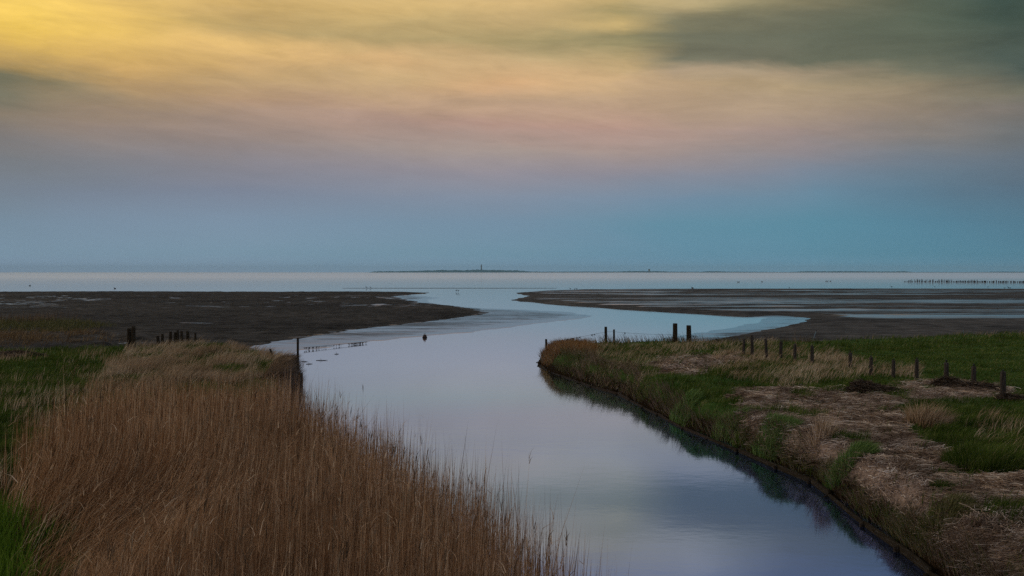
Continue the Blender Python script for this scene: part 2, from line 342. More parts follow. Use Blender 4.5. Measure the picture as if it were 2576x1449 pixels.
# ------------------------------------------------------------------ relief
def z_mudL(x, y):
    d = sdf(mudL, x, y) + (fbm(x, y, 5)-.5)*3.0*sstep(40, 120, y) + (fbm(x, y, 1.3)-.5)*1.2
    z = -.35+.40*sstep(-1.2, .4, d) + .22*sstep(.2, 6, d)
    nzz = (fbm(x, y, .9, 3)-.5)*.11*sstep(-.2, 1.5, d) + (fbm(x, y, 3.5, 3)-.5)*.16*sstep(1, 6, d)
    # salt-marsh hummocks in the far left corner
    u, v = proj(x, y, .4)
    isl = sstep(300, 250, u+(fbm(x, y, 4)-.5)*120)*sstep(834, 842, v+(fbm(x, y, 3)-.5)*10)*sstep(876, 868, v+(fbm(x, y, 3)-.5)*8)
    isl = np.maximum(isl, sstep(390, 350, u)*sstep(270, 330, u)*sstep(838, 841, v)*sstep(850, 847, v)*.6)
    far = sstep(300, 180, u+(fbm(x, y, 6)-.5)*160)*sstep(832, 826, v)*sstep(783, 792, v)
    z += .38*isl + .2*far
    # creek with standing water
    cr = sstep(250, 290, u)*sstep(440, 380, u+(fbm(x, y, 3)-.5)*60)*sstep(838, 846, v)*sstep(874, 868, v)
    z += nzz
    cq = .93*cr*(1-isl); z = z*(1-cq)+.13*cq
    return z
def z_wetL(x, y):
    d = sdf(wetL, x, y) + (fbm(x, y*1.0, 4)-.5)*2.2 + (fbm(x, y, 1.0)-.5)*.7
    return -.12+.135*sstep(-3, 1.0, d) + .035*sstep(.5, 8, d) + (fbm(x, y*3, 2.5, 4)-.5)*.025
def z_mudR(x, y):
    d = sdf(mudR, x, y) + (fbm(x, y, 6)-.5)*2.5*sstep(60, 130, y) + (fbm(x, y, 1.5)-.5)*.7
    z = -.3+.38*sstep(-1, .5, d)+.30*sstep(.3, 5, d)
    z += (fbm(x*.5, y, 3, 4)-.5)*.14*sstep(0, 3, d)
    return z
def z_wetR(x, y):
    d = sdf(wetR, x, y) + (fbm(x, y, 3)-.5)*1.6
    return -.12+.14*sstep(-3, 1.0, d)+.04*sstep(.5, 6, d)+(fbm(x, y*3, 2.5, 4)-.5)*.02
def z_meadR(x, y):
    d = sdf(meadR, x, y)
    d = d + ((fbm(x, y, 1.3, 3)-.55)*.75 + (fbm(x+5, y, 4.0, 2)-.5)*.5)*sstep(-.6, .0, d)*sstep(70, 62, y)
    d2 = d + (fbm(x, y, 2.2)-.5)*.9*sstep(.2, 1.2, d)
    w = .9+3.8*sstep(57, 44, y)
    z = -.9 + 1.0*sstep(-.10, .06, d) + .82*sstep(.0, .75, d2) + .05*sstep(.3, 1, d2/w)
    am = sstep(.1, 1.0, d)
    bank = sstep(9, 3, d)*sstep(60, 50, y)
    z += am*((fbm(x, y, 1.6, 3)-.5)*(.12+.30*bank) + am*bank*(fbm(x, y, .55, 3)-.5)*.18 + (fbm(x, y, 7, 2)-.5)*.28)
    return z
def z_meadL(x, y):
    d = sdf(meadL, x, y)
    w = .4+5.9*sstep(43, 36, y)
    z = -.9+.98*sstep(-.15, .15, d)+.95*sstep(0, 1, (d+(fbm(x, y, 2)-.5)*.8)/w)
    am = sstep(.1, 1.0, d)
    z += am*((fbm(x, y, 1.7, 3)-.5)*.26 + (fbm(x, y, 6, 2)-.5)*.3)
    return z

def fan(name, zf, y0, y1, nr, t0, t1, nc, zmin, material, label, cat, toff=8.0):
    ys = (y0+toff)*((y1+toff)/(y0+toff))**np.linspace(0, 1, nr)-toff
    ts = np.linspace(t0, t1, nc)
    Yg, Tg = np.meshgrid(ys, ts, indexing='ij'); Xg = Tg*(Yg+toff)
    z = zf(Xg.ravel(), Yg.ravel())
    V = np.stack([Xg.ravel(), Yg.ravel(), z], 1)
    i = np.arange(nr*nc).reshape(nr, nc)
    Q = np.stack([i[:-1, :-1], i[:-1, 1:], i[1:, 1:], i[1:, :-1]], -1).reshape(-1, 4)
    Q = Q[(z[Q] > zmin).any(1)]
    used = np.unique(Q); mp = np.full(len(V), -1); mp[used] = np.arange(len(used))
    me = tri_mesh(name, V[used], mp[Q], True)
    return tag(link(name, me, material), label, cat, kind='structure')

M['mudL'] = mud_mat('dark_mud', (.010, .0095, .009), (.072, .066, .062), .14, .55)
M['mudR'] = mud_mat('streaked_mud', (.026, .025, .024), (.10, .093, .088), .16, .5, (.06, .06, .06), (.25, 1.0, 1), .08)
M['wet'] = mud_mat('wet_silt', (.035, .034, .034), (.10, .096, .095), .10, 1.2, (.06, .06, .065), (.5, 2.2, 1), .05)
def set_attr(o, name, fn):
    me = o.data; n = len(me.vertices); co = np.empty(n*3, np.float32); me.vertices.foreach_get('co', co); co = co.reshape(-1, 3).astype(float)
    a = me.attributes.new(name, 'FLOAT', 'POINT'); a.data.foreach_set('value', np.clip(fn(co[:, 0], co[:, 1], co[:, 2]), 0, 1).astype(np.float32))
def wet_mudL(x, y, z):
    u, v = proj(x, y, z)
    p1 = sstep(.60, .70, fbm(x*.55, y*.9, 2.4, 4))*sstep(.38, .55, fbm(x, y, 30, 2))*sstep(739, 744, v)*sstep(785, 762, v)
    pool = sstep(.55, .62, fbm(x*.4, y, 2.2, 4))*sstep(225, 270, u)*sstep(450, 400, u)*sstep(846, 850, v)*sstep(878, 872, v)*sstep(.20, .14, z)*sstep(.42, .60, fbm(x*.8, y*.8, .7, 3))
    line_ = sstep(1.2, .4, np.abs(v-812-(u-470)*.02))*sstep(420, 470, u)*sstep(620, 560, u)*sstep(.5, .6, fbm(x, y, 2, 2))
    dd = sdf(mudL, x, y)
    mg_ = sstep(3.0, .3, dd)*sstep(.42, .6, fbm(x, y, 1.4, 3))*sstep(60, 90, y)
    p2 = sstep(.58, .68, fbm(x*.8+9, y*.7, 1.6, 4))*sstep(742, 748, v)*sstep(772, 756, v)*sstep(.45, .6, fbm(x, y, 14, 2))
    return .75*p1+.8*pool+.6*line_+.5*mg_+.7*p2
def wet_mudR(x, y, z):
    u, v = proj(x, y, z)
    f1 = fbm(x*.06, y*.5, 3.0, 5); f2 = fbm(x*.10, y*1.0, 4.0, 4)
    mid = sstep(742, 752, v)*sstep(806, 794, v+(fbm(x, y, 25, 2)-.5)*14)
    sh = sstep(790, 796, v)*sstep(803, 799, v)*sstep(2050, 2250, u)       # wet sheet along the inner flat
    top = sstep(748, 742, v)
    edge = sstep(1.5, 6, sdf(mudR, x, y))
    low = sstep(800, 812, v)
    w = mid*(.28+.9*(f1-.46)) + top*.9*sstep(.56, .68, f2) + .45*sh + mid*.5*sstep(.60, .70, f2)
    return w*edge*(1-low)+.02
o = fan('mudflat', z_mudL, 46, 330, 460, -.95, .05, 620, -.02, M['mudL'], 'dark rough mudflat with small pools left of the channel', 'mudflat'); set_attr(o, 'wet', wet_mudL)
o = fan('silt_bank', z_wetL, 55, 240, 300, -.30, .16, 360, -.02, M['wet'], 'smooth wet silt spit shining along the left mudflat', 'silt bank'); set_attr(o, 'wet', lambda x, y, z: .32+.55*fbm(x*.25, y, 2.5, 4)+.35*sstep(5, 0, sdf(wetL, x, y)))
o = fan('mudflat', z_mudR, 60, 345, 420, -.03, .95, 520, -.02, M['mudR'], 'grey streaked mudflat with wet sheen right of the channel', 'mudflat'); set_attr(o, 'wet', wet_mudR)
o = fan('silt_bank', z_wetR, 62, 150, 160, .08, .40, 220, -.02, M['wet'], 'pale wet silt crescent inside the channel bend', 'silt bank'); set_attr(o, 'wet', lambda x, y, z: .34+.55*fbm(x*.25, y, 2.5, 4)+.3*sstep(4, 0, sdf(wetR, x, y)))
# thin sandbar out at sea
bm = bmesh.new(); ring = []
for k in range(80):
    a = 2*math.pi*k/80; ux = 1130+275*math.cos(a); x, y = at(ux, 725+.5*math.sin(a))
    ring.append(bm.verts.new((x, y+random.uniform(-.6, .6), -.03)))
top = [bm.verts.new((v.co.x*.97+(-20)*.03, 342+(v.co.y-342)*.5, .055)) for v in ring]
for k in range(80): bm.faces.new((ring[k], ring[(k+1) % 80], top[(k+1) % 80], top[k]))
bm.faces.new(top)
tag(bm_obj('sandbar', bm, M['mudL']), 'thin dark sandbar just showing in the sea', 'sandbar', kind='structure')

# meadow ground: turf with straw-covered ground where the reeds were washed up
STRAW = [  # zones of washed-up reed straw, in the survey
 [(1620,915),(1700,898),(1850,890),(1900,905),(1800,925),(1760,945),(1690,945)],
 [(1840,985),(1960,972),(2120,985),(2250,1000),(2330,985),(2450,990),(2520,1000),(2350,1005),(2250,1020),(2310,1050),(2270,1080),(2330,1110),(2430,1130),(2420,1190),(2560,1190),(3200,1250),(3600,1600),(3300,2200),(2700,2300),(2560,1600),(2470,1490),(2400,1405),(2320,1345),(2225,1290),(2140,1232),(2065,1188),(1965,1140),(1865,1098)],
 [(2230,975),(2370,955),(2480,965),(2560,985),(2500,1000),(2300,1000)],
]
def straw_mask(x, y, z):
    u, v = proj(x, y, z)
    du = (fbm(x, y, 1.4)-.5)*90*30/np.maximum(y, 8); dv = (fbm(x+50, y, 1.4)-.5)*45*30/np.maximum(y, 8)
    r = np.zeros_like(x)
    for P in STRAW: r = np.maximum(r, sstep(-6, 6, sdf(P, u+du, v+dv)))
    r = r*(1-.92*sstep(.61, .68, fbm(x+80, y, 1.4, 3))*sstep(52, 44, y)*(.35+.65*sstep(17, 24, y)))
    return r*(x > 0)*(y > 1)
m, nt, nn, L = mat('turf')
at_ = N(nt, 'ShaderNodeAttribute', attribute_name='straw')
g = N(nt, 'ShaderNodeNewGeometry')
nz = N(nt, 'ShaderNodeTexNoise'); setin(nz, Scale=2.5, Detail=6.0, Roughness=.65); L.new(g.outputs['Position'], nz.inputs['Vector'])
r1 = ramp(nt, [(.3, (.025, .05, .010)), (.5, (.05, .095, .02)), (.7, (.09, .10, .036))]); L.new(nz.outputs['Fac'], r1.inputs[0])
n2 = N(nt, 'ShaderNodeTexNoise'); setin(n2, Scale=9.0, Detail=6.0, Roughness=.7); L.new(g.outputs['Position'], n2.inputs['Vector'])
r2 = ramp(nt, [(.3, (.09, .064, .05)), (.5, (.28, .20, .155)), (.72, (.48, .36, .29))]); L.new(n2.outputs['Fac'], r2.inputs[0])
mx = N(nt, 'ShaderNodeMix', data_type='RGBA'); L.new(at_.outputs['Fac'], mx.inputs['Factor']); L.new(r1.outputs[0], mx.inputs['A']); L.new(r2.outputs[0], mx.inputs['B'])
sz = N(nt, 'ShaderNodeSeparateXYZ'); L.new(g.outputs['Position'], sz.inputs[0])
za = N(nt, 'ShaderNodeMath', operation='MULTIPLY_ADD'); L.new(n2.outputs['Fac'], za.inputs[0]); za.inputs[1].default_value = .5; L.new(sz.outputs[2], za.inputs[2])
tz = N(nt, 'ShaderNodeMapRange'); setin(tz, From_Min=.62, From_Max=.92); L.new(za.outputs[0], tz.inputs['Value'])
m2 = N(nt, 'ShaderNodeMix', data_type='RGBA'); L.new(tz.outputs[0], m2.inputs['Factor']); m2.inputs['A'].default_value = (.017, .011, .006, 1); L.new(mx.outputs['Result'], m2.inputs['B'])  # dark peat low on the bank, blackened to paint in the undercut's shade
p = N(nt, 'ShaderNodeBsdfPrincipled'); setin(p, Roughness=1.0, Specular_IOR_Level=.02); L.new(m2.outputs['Result'], p.inputs['Base Color'])
bp = N(nt, 'ShaderNodeBump'); setin(bp, Strength=1.0, Distance=.05); L.new(n2.outputs['Fac'], bp.inputs['Height']); L.new(bp.outputs[0], p.inputs['Normal'])
out = N(nt, 'ShaderNodeOutputMaterial'); L.new(p.outputs[0], out.inputs['Surface'])
M['turf'] = m
def straw_attr(o):
    me = o.data; n = len(me.vertices); co = np.empty(n*3, np.float32); me.vertices.foreach_get('co', co); co = co.reshape(-1, 3).astype(float)
    a = me.attributes.new('straw', 'FLOAT', 'POINT'); a.data.foreach_set('value', straw_mask(co[:, 0], co[:, 1], co[:, 2]).astype(np.float32))
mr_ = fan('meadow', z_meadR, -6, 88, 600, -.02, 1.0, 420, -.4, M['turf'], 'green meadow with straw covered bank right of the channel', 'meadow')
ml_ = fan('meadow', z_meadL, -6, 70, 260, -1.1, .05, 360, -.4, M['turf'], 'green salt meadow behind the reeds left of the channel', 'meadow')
straw_attr(mr_); straw_attr(ml_)

# ------------------------------------------------------------------ blades
def blades(name, P, H, Wd, lean, face, material, label, cat, kind='stuff', parent=None, ctip=0.0, droop=.25):
    """P base points (n,3); H heights; Wd widths; lean (n,2) sideways reach as share of height; three-level ribbons"""
    n = len(P); ts = [0, .55, 1.0]
    dx = np.cos(face)*Wd/2; dy = np.sin(face)*Wd/2
    V = np.zeros((n, 5, 3))
    ll = np.hypot(lean[:, 0], lean[:, 1])
    for k, t in enumerate(ts):
        cx = P[:, 0]+lean[:, 0]*H*t**1.7; cy = P[:, 1]+lean[:, 1]*H*t**1.7; cz = P[:, 2]+H*t*(1-droop*np.minimum(ll, 1.5)*t)
        if k < 2:
            f = 1.0 if k == 0 else .75
            V[:, 2*k] = np.stack([cx-dx*f, cy-dy*f, cz], 1); V[:, 2*k+1] = np.stack([cx+dx*f, cy+dy*f, cz], 1)
        else: V[:, 4] = np.stack([cx, cy, cz], 1)
    b = (np.arange(n)*5)[:, None]
    T = np.concatenate([b+np.array([[0, 1, 3]]), b+np.array([[0, 3, 2]]), b+np.array([[2, 3, 4]])], 0)
    me = tri_mesh(name, V.reshape(-1, 3), T)
    o = link(name, me, material, parent)
    if kind: tag(o, label, cat, kind=kind)
    return o
def fan_points(n, y0, y1, t0, t1, toff=0.0):
    y = y0*(y1/y0)**RNG.random(n); x = (t0+(t1-t0)*RNG.random(n))*(y+toff)
    return x, y
WIND = np.array([.75, -.15])
def windy(x, y, w, r):
    a = (fbm(x, y, 1.1, 2)-.5)*2.6; f = w*(.25+1.5*fbm(x+40, y, .8, 2))
    bx = WIND[0]*np.cos(a)-WIND[1]*np.sin(a); by = WIND[0]*np.sin(a)+WIND[1]*np.cos(a)
    return np.stack([bx*f, by*f], 1)+RNG.normal(0, r, (len(x), 2))
def leaned(n, w, r): return WIND[None]*w*(.5+RNG.random((n, 1))) + RNG.normal(0, r, (n, 2))

G_GREEN = [(0, (.05, .08, .014)), (.45, (.09, .14, .024)), (.8, (.14, .185, .04)), (1, (.32, .28, .13))]
G_BLUE = [(0, (.06, .11, .028)), (.5, (.12, .20, .05)), (1, (.24, .31, .12))]
G_DRY = [(0, (.22, .15, .095)), (.4, (.44, .325, .22)), (.75, (.62, .48, .35)), (1, (.78, .64, .50))]
G_RUST = [(0, (.14, .055, .016)), (.5, (.27, .135, .055)), (1, (.44, .29, .15))]
G_REED = [(0, (.10, .05, .028)), (.45, (.37, .205, .108)), (.8, (.62, .385, .23)), (1, (.92, .72, .52))]
M['green'] = blade_mat('green_blades', G_GREEN, .3, ((.5, .56, .5), .8))
M['marsh'] = blade_mat('marsh_blades', [(0, (.07, .042, .02)), (.5, (.18, .115, .06)), (1, (.34, .24, .14))], .25)
M['tuss'] = blade_mat('tussock_blades', G_BLUE, .3)
M['dry'] = blade_mat('dry_blades', G_DRY, .3, ((.74, .68, .62), .4))
M['rust'] = blade_mat('rusty_blades', G_RUST, .25)
M['reed'] = blade_mat('reed_stems', G_REED, .25, ((.78, .74, .70), .35))
M['straw'] = blade_mat('straw', [(0, (.13, .088, .064)), (.4, (.42, .305, .235)), (.8, (.66, .52, .42)), (1, (.92, .82, .72))], .1, ((.40, .36, .33), .9))
M['darkstraw'] = blade_mat('rotten_straw', [(0, (.03, .021, .015)), (.6, (.10, .07, .052)), (1, (.22, .165, .125))], .1)

def inD(poly, x, y, z, jit=20):
    u, v = proj(x, y, z)
    s = 30/np.maximum(y, 8)
    return sdf(poly, u+(fbm(x, y, 2.0)-.5)*jit*4*s, v+(fbm(x+31, y, 2.0)-.5)*jit*s*1.2)

# --- right meadow grass
x, y = fan_points(420000, 12, 80, .02, .68)
z = z_meadR(x, y); sm = straw_mask(x, y, z); d = sdf(meadR, x, y)
k = (d > .1) & (RNG.random(len(x)) > np.maximum(sm*.97, .55*sstep(46, 52, y)*sstep(6, 2.5, d))) & (RNG.random(len(x)) < np.where(d < 4, .75, 1)*.9)
x, y, z, d = x[k], y[k], z[k], d[k]; n = len(x)
tuft = sstep(.45, .7, fbm(x, y, .9, 3))
near = sstep(12, 4, d)
H = (.06+.09*RNG.random(n)+.18*tuft*near)*(1+.4*near)
blades('meadow_grass', np.stack([x, y, z-.01], 1), H, .009+.00034*y, windy(x, y, .6, .25), RNG.random(n)*math.pi, M['green'], 'short green grass covering the right meadow', 'grass')

# --- dry standing grass right: along the fence, nose rim, meadow rim, loose tuft
DRYR = [
 [(1775,925),(1800,885),(1900,868),(2080,880),(2140,905),(2230,920),(2320,925),(2320,950),(2200,950),(2100,958),(1980,975),(1850,955),(1790,945)],
 [(1370,905),(1385,872),(1450,868),(1560,868),(1750,862),(1960,862),(1960,880),(1750,885),(1660,920),(1640,950),(1620,1000),(1540,985),(1440,950)],
 [(2440,1075),(2480,1050),(2576,1070),(2640,1120),(2560,1180),(2470,1160)],
 [(1960,838),(2150,845),(2576,838),(3200,838),(3200,846),(2576,846),(2150,852),(1960,850)],
]
DENS = [1.0, .85, .30, .35]
x, y = fan_points(260000, 14, 80, .02, .68); z = z_meadR(x, y)
pr = np.zeros(len(x))
for P, dn in zip(DRYR, DENS): pr = np.maximum(pr, sstep(-8, 8, inD(P, x, y, z, 16))*dn)
cl = sstep(.42, .60, fbm(x, y, 1.1, 3))
k = (RNG.random(len(x)) < pr*(.08+.72*cl)) & (sdf(meadR, x, y) > .15); x, y, z = x[k], y[k], z[k]; n = len(x)
blades('dry_grass', np.stack([x, y, z-.02], 1), (.14+.40*RNG.random(n))*(.55+.9*fbm(x, y, .9, 2)), .007+.00026*y, windy(x, y, .8, .14), RNG.random(n)*math.pi, M['dry'], 'tawny wind bent grass standing along the right fence', 'grass')

# --- overgrown bank rim above the water (mixed olive and brown, drooping)
x, y = fan_points(300000, 12, 66, .02, .62); z = z_meadR(x, y); d = sdf(meadR, x, y)
cl = fbm(x, y, 1.5, 3)
nz_ = sstep(42, 50, y)
k = (d > .04) & (d < (.22+.9*cl*(.4+fbm(x+7, y, 2.6, 2)))*(1-.4*sstep(30, 22, y))+(.5+1.4*cl)*nz_) & (RNG.random(len(x)) < .85); x, y, z, d = x[k], y[k], z[k], d[k]; n = len(x)
lw = np.stack([-.75+.25*RNG.normal(size=n), -.1+.35*RNG.normal(size=n)], 1)*(.4+.5*RNG.random((n, 1)))
g = RNG.random(n) < .22+.10*sstep(42, 50, y)+.5*(fbm(x+9, y, 2.0, 2)-.5)*4
Pp = np.stack([x, y, z-.02], 1); H = (.16+.42*RNG.random(n))*(.6+.8*fbm(x, y, 1.2, 2))*(1+.3*sstep(42, 50, y)); Wb = .007+.00024*y; fc = RNG.random(n)*math.pi
M['olive'] = blade_mat('olive_blades', [(0, (.05, .055, .018)), (.5, (.115, .115, .045)), (1, (.22, .19, .09))], .25)
M['brown'] = blade_mat('brown_blades', [(0, (.055, .036, .024)), (.5, (.15, .10, .065)), (1, (.28, .205, .14))], .25)
blades('bank_grass', Pp[g], H[g], Wb[g], lw[g], fc[g], M['olive'], 'olive grass overhanging the right water edge', 'grass')
blades('bank_grass', Pp[~g], H[~g], Wb[~g], lw[~g], fc[~g], M['brown'], 'withered brown growth overhanging the right water edge', 'grass')

# --- rusty growth on the nose of the bank
x = 1.6+RNG.random(9000)*3.6; y = 56+RNG.random(9000)*8.5; z = z_meadR(x, y); d = sdf(meadR, x, y)
k = (d > .1) & (RNG.random(9000) < sstep(5.6, 2.6, x)); x, y, z = x[k], y[k], z[k]; n = len(x)
blades('nose_growth', np.stack([x, y, z-.02], 1), .30+.35*RNG.random(n), np.full(n, .028), leaned(n, .15, .35), RNG.random(n)*math.pi, M['rust'], 'rust coloured growth on the tip of the right bank', 'grass')

# --- straw lying on the right bank
x, y = fan_points(330000, 12, 62, .05, .62); z = z_meadR(x, y); sm = straw_mask(x, y, z)
k = RNG.random(len(x)) < sm*(.35+.65*sstep(.36, .5, fbm(x+2, y, .9, 3))); x, y, z = x[k], y[k], z[k]; n = len(x)
def litter(name, x, y, zc, ang, Ln, Wd, tilt, material, label, cat, kind='stuff', parent=None):
    n = len(x); V = np.zeros((n, 6, 3))
    bend = RNG.normal(0, .25, n)
    for i, t in enumerate((-.5, 0, .5)):
        a = ang+bend*t
        cx = x+np.cos(a)*Ln*t; cy = y+np.sin(a)*Ln*t; cz = zc+tilt*Ln*t+.02*(1-abs(t)*2)
        if i == 0: roll = RNG.random(n)*math.pi
        ox = -np.sin(ang)*np.cos(roll)*Wd/2; oy = np.cos(ang)*np.cos(roll)*Wd/2; oz = np.sin(roll)*Wd/2
        V[:, 2*i] = np.stack([cx-ox, cy-oy, cz-oz], 1); V[:, 2*i+1] = np.stack([cx+ox, cy+oy, cz+oz], 1)
    b = (np.arange(n)*6)[:, None]
    T = np.concatenate([b+np.array([q]) for q in ([0, 1, 3], [0, 3, 2], [2, 3, 5], [2, 5, 4])], 0)
    o = link(name, tri_mesh(name, V.reshape(-1, 3), T), material, parent)
    if kind: tag(o, label, cat, kind=kind)
    return o
flow = (fbm(x, y, 3.5, 2)-.5)*5.0+.5
litter('straw_litter', x, y, z+.01+.10*RNG.random(n)**2*(.4+1.2*fbm(x, y, 1.0, 2)), flow+RNG.normal(0, .55, n), .14+.42*RNG.random(n)**1.5, .006+.00024*y, RNG.normal(.02, .14, n), M['straw'], 'washed up reed straw strewn over the right bank', 'straw')

# --- tussocks standing out on the right bank
def tussock(u, v, rad, h, nb, material, label, grp='grass tussocks on the right bank', lean=.45, zf=z_meadR, zz=.8, name='grass_tussock', wd=.014):
    cx, cy = at(u, v, zz); cz = float(zf(np.array([cx]), np.array([cy]))[0])
    nb = int(nb*1.7); h *= 1.25; a = RNG.random(nb)*2*math.pi; q = rad*np.sqrt(RNG.random(nb))
    px = q*np.cos(a); py = q*np.sin(a); pz = zf(cx+px, cy+py)-cz
    out_ = np.stack([px, py], 1)/rad*.55
    o = blades(name, np.stack([px, py, pz-.02], 1), h*(.55+.45*RNG.random(nb))*(1-.35*(q/rad)**2), np.full(nb, wd+.0002*cy), out_+leaned(nb, lean, .18), RNG.random(nb)*math.pi, material, None, None, kind=None)
    o.location = (cx, cy, cz)
    return tag(o, label, 'grass tussock', grp)
tussock(1690, 1012, 1.0, .50, 1500, M['tuss'], 'green tussock at the water edge, farthest along the straw bank')
tussock(1800, 1050, .95, .50, 1500, M['tuss'], 'bushy green tussock above the far end of the grey boards')
tussock(1838, 1062, .6, .34, 800, M['green'], 'low bright tussock just right of the bushy green one')
tussock(1945, 1088, .75, .36, 1100, M['tuss'], 'flat topped green tussock above the middle of the grey boards')
tussock(2135, 1160, .62, .42, 1000, M['tuss'], 'rounded green tussock in the middle of the straw slope')
tussock(2200, 1245, .55, .36, 900, M['olive'], 'olive tussock low on the straw slope')
tussock(2375, 1255, .28, .22, 350, M['green'], 'smallest green tuft alone in the straw')
tussock(2390, 1305, .5, .3, 700, M['olive'], 'wide olive tussock nearest the camera on the straw slope')
tussock(2500, 1200, 1.1, .5, 2200, M['green'], 'large dark green tussock at the right edge above the straw')
tussock(2330, 1085, .55, .78, 420, M['dry'], 'tall tawny grass clump fanning out of the green on the bank', lean=.35)
tussock(2065, 1120, .3, .75, 140, M['dry'], 'thin tawny grass clump beside the flat topped tussock', lean=.15)

# --- left meadow grass
x, y = fan_points(260000, 14, 66, -.72, -.14); z = z_meadL(x, y); d = sdf(meadL, x, y)
k = (d > .15) & (RNG.random(len(x)) < .95); x, y, z = x[k], y[k], z[k]; n = len(x)
tuft = sstep(.42, .7, fbm(x, y, 1.1, 3))
blades('meadow_grass', np.stack([x, y, z-.01], 1), .10+.13*RNG.random(n)+.2*tuft, .009+.00034*y, windy(x, y, .6, .3), RNG.random(n)*math.pi, M['green'], 'lush green grass on the left meadow', 'grass')
DRYL = [[(225,1000),(260,930),(330,878),(450,862),(700,862),(770,880),(770,990),(600,975),(480,985),(330,1010)]]
x, y = fan_points(230000, 30, 64, -.55, -.16); z = z_meadL(x, y)
pr = sstep(-10, 14, inD(DRYL[0], x, y, z, 22)); cl = sstep(.44, .60, fbm(x, y, 1.2, 3))
k = (RNG.random(len(x)) < pr*(.03+.72*cl)) & (sdf(meadL, x, y) > .1); x, y, z = x[k], y[k], z[k]; n = len(x)
blades('dry_grass', np.stack([x, y, z-.02], 1), (.25+.50*RNG.random(n))*(.55+.9*fbm(x, y, .9, 2)), .007+.00026*y, windy(x, y, .85, .14), RNG.random(n)*math.pi, M['dry'], 'tawny wind bent grass on the left bank behind the reeds', 'grass')
x, y = fan_points(34000, 18, 56, -.66, -.34); z = z_meadL(x, y); k = RNG.random(34000) < .9*sstep(.60, .72, fbm(x, y, 1.0, 2)); x, y, z = x[k], y[k], z[k]; n = len(x)
blades('dry_grass', np.stack([x, y, z], 1), .3+.35*RNG.random(n), np.full(n, .016), leaned(n, .5, .15), RNG.random(n)*math.pi, M['dry'], 'sparse pale grass stems in the left meadow', 'grass')
# grass overhanging the corner above the water
x = -11.6+RNG.random(24000)*2.4; y = 42+RNG.random(24000)*8; z = z_meadL(x, y); d = sdf(meadL, x, y); k = (d > .04) & (d < 1.2); x, y, z = x[k], y[k], z[k]; n = len(x)
blades('bank_grass', np.stack([x, y, z], 1), .3+.4*RNG.random(n), np.full(n, .02), np.stack([.35+.5*RNG.random(n), RNG.normal(0, .3, n)], 1), RNG.random(n)*math.pi, M['brown'], 'brown grass overhanging the corner of the left bank', 'grass')

# --- salt marsh at far left
x, y = fan_points(60000, 62, 120, -.75, -.34); z = z_mudL(x, y); u, v = proj(x, y, z)
fz = (fbm(x, y, 3.5, 3)-.5)
isl = sstep(300, 240, u+fz*160)*sstep(832, 846, v+fz*26)*sstep(880, 864, v+fz*22)
k = RNG.random(len(x)) < isl*.9*sstep(.42, .58, fbm(x+3, y, 2.2, 3)); xx, yy, zz = x[k], y[k], z[k]; n = len(xx)
blades('marsh_grass', np.stack([xx, yy, zz], 1), .25+.35*RNG.random(n), np.full(n, .03), windy(xx, yy, .8, .3), RNG.random(n)*math.pi, M['marsh'], 'rusty tussocky marsh grass beyond the left meadow', 'grass')
gr = sstep(270, 170, u+(fbm(x, y, 6)-.5)*160)*sstep(838, 826, v+fz*20)*sstep(803, 815, v+fz*16)
k = RNG.random(len(x)) < gr; xx, yy, zz = x[k], y[k], z[k]; n = len(xx)
blades('marsh_grass', np.stack([xx, yy, zz], 1), .2+.35*RNG.random(n), np.full(n, .045), leaned(n, .3, .3), RNG.random(n)*math.pi, M['olive'], 'green marsh strip in front of the far brown reeds', 'grass')
rd = sstep(260, 60, u+(fbm(x, y, 6)-.5)*200)*sstep(820, 808, v)*sstep(797, 804, v)
k = RNG.random(len(x)) < rd*.6*sstep(.3, .6, fbm(x, y, 4, 2)); xx, yy, zz = x[k], y[k], z[k]; n = len(xx)
blades('marsh_reeds', np.stack([xx, yy, zz], 1), (.35+.8*RNG.random(n))*(.5+.9*fbm(xx, yy, 3, 2)), np.full(n, .035), leaned(n, .15, .08), RNG.random(n)*math.pi, M['brown'], 'far brown reed fringe at the left edge of the mudflat', 'reeds')

# ------------------------------------------------------------------ the reed bed
reedP = [(-7.0,35),(-5.7,31.5),(-4.1,28.3),(-2.75,25),(-1.3,21.5),(-.3,19),(.35,17),(.85,15),(1.1,12.6),(1.2,10),(1.2,7),(-5.8,7),(-6.9,14.3),(-9.2,17.2),(-11.6,23),(-12.4,29),(-11.2,35),(-9.6,38),(-8.4,38)]
x, y = fan_points(125000, 8.5, 39, -.52, .16)
d = sdf(reedP, x, y)+(fbm(x, y, 1.4, 3)-.5)*1.7
edge_r = sstep(-.2, 1.3, d)
k = (d > -.25) & (RNG.random(len(x)) < (.10+.90*edge_r**1.3)*(.5+.5*sstep(.36, .52, fbm(x, y, 1.1, 3))))
x, y, d = x[k], y[k], d[k]; n = len(x)
zb = np.maximum(z_meadL(x, y), -.25)
H = 1.75+.30*RNG.normal(size=n)+.55*(fbm(x, y, 2.5, 2)-.5); H = np.clip(H, .7, 2.75) * np.where(sdf(reedP, x, y) < .5, .9+.2*RNG.random(n), 1)
H = H*np.where(x < -6-(y-14)*.2, .85, 1)
lodged = sstep(-3.5, -6.5, x+(fbm(x, y, 1.5)-.5)*2.5)*sstep(21, 15, y)
ln = np.stack([.03+.05*RNG.normal(size=n)+lodged*(.55+.3*RNG.random(n)), .06*RNG.normal(size=n)-.1*lodged], 1)
wild = RNG.random(n) < .035; ln[wild] *= 4.5
H = H*(1-.30*lodged)
blades('reed_bed', np.stack([x, y, zb-.03], 1), H+np.where(zb < 0, .2, 0), (.0065+.00021*y)*(1+.6*(RNG.random(n) < .15)), ln, RNG.random(n)*math.pi, M['reed'], 'dense bed of brown winter reeds filling the left foreground', 'reeds', droop=.2)
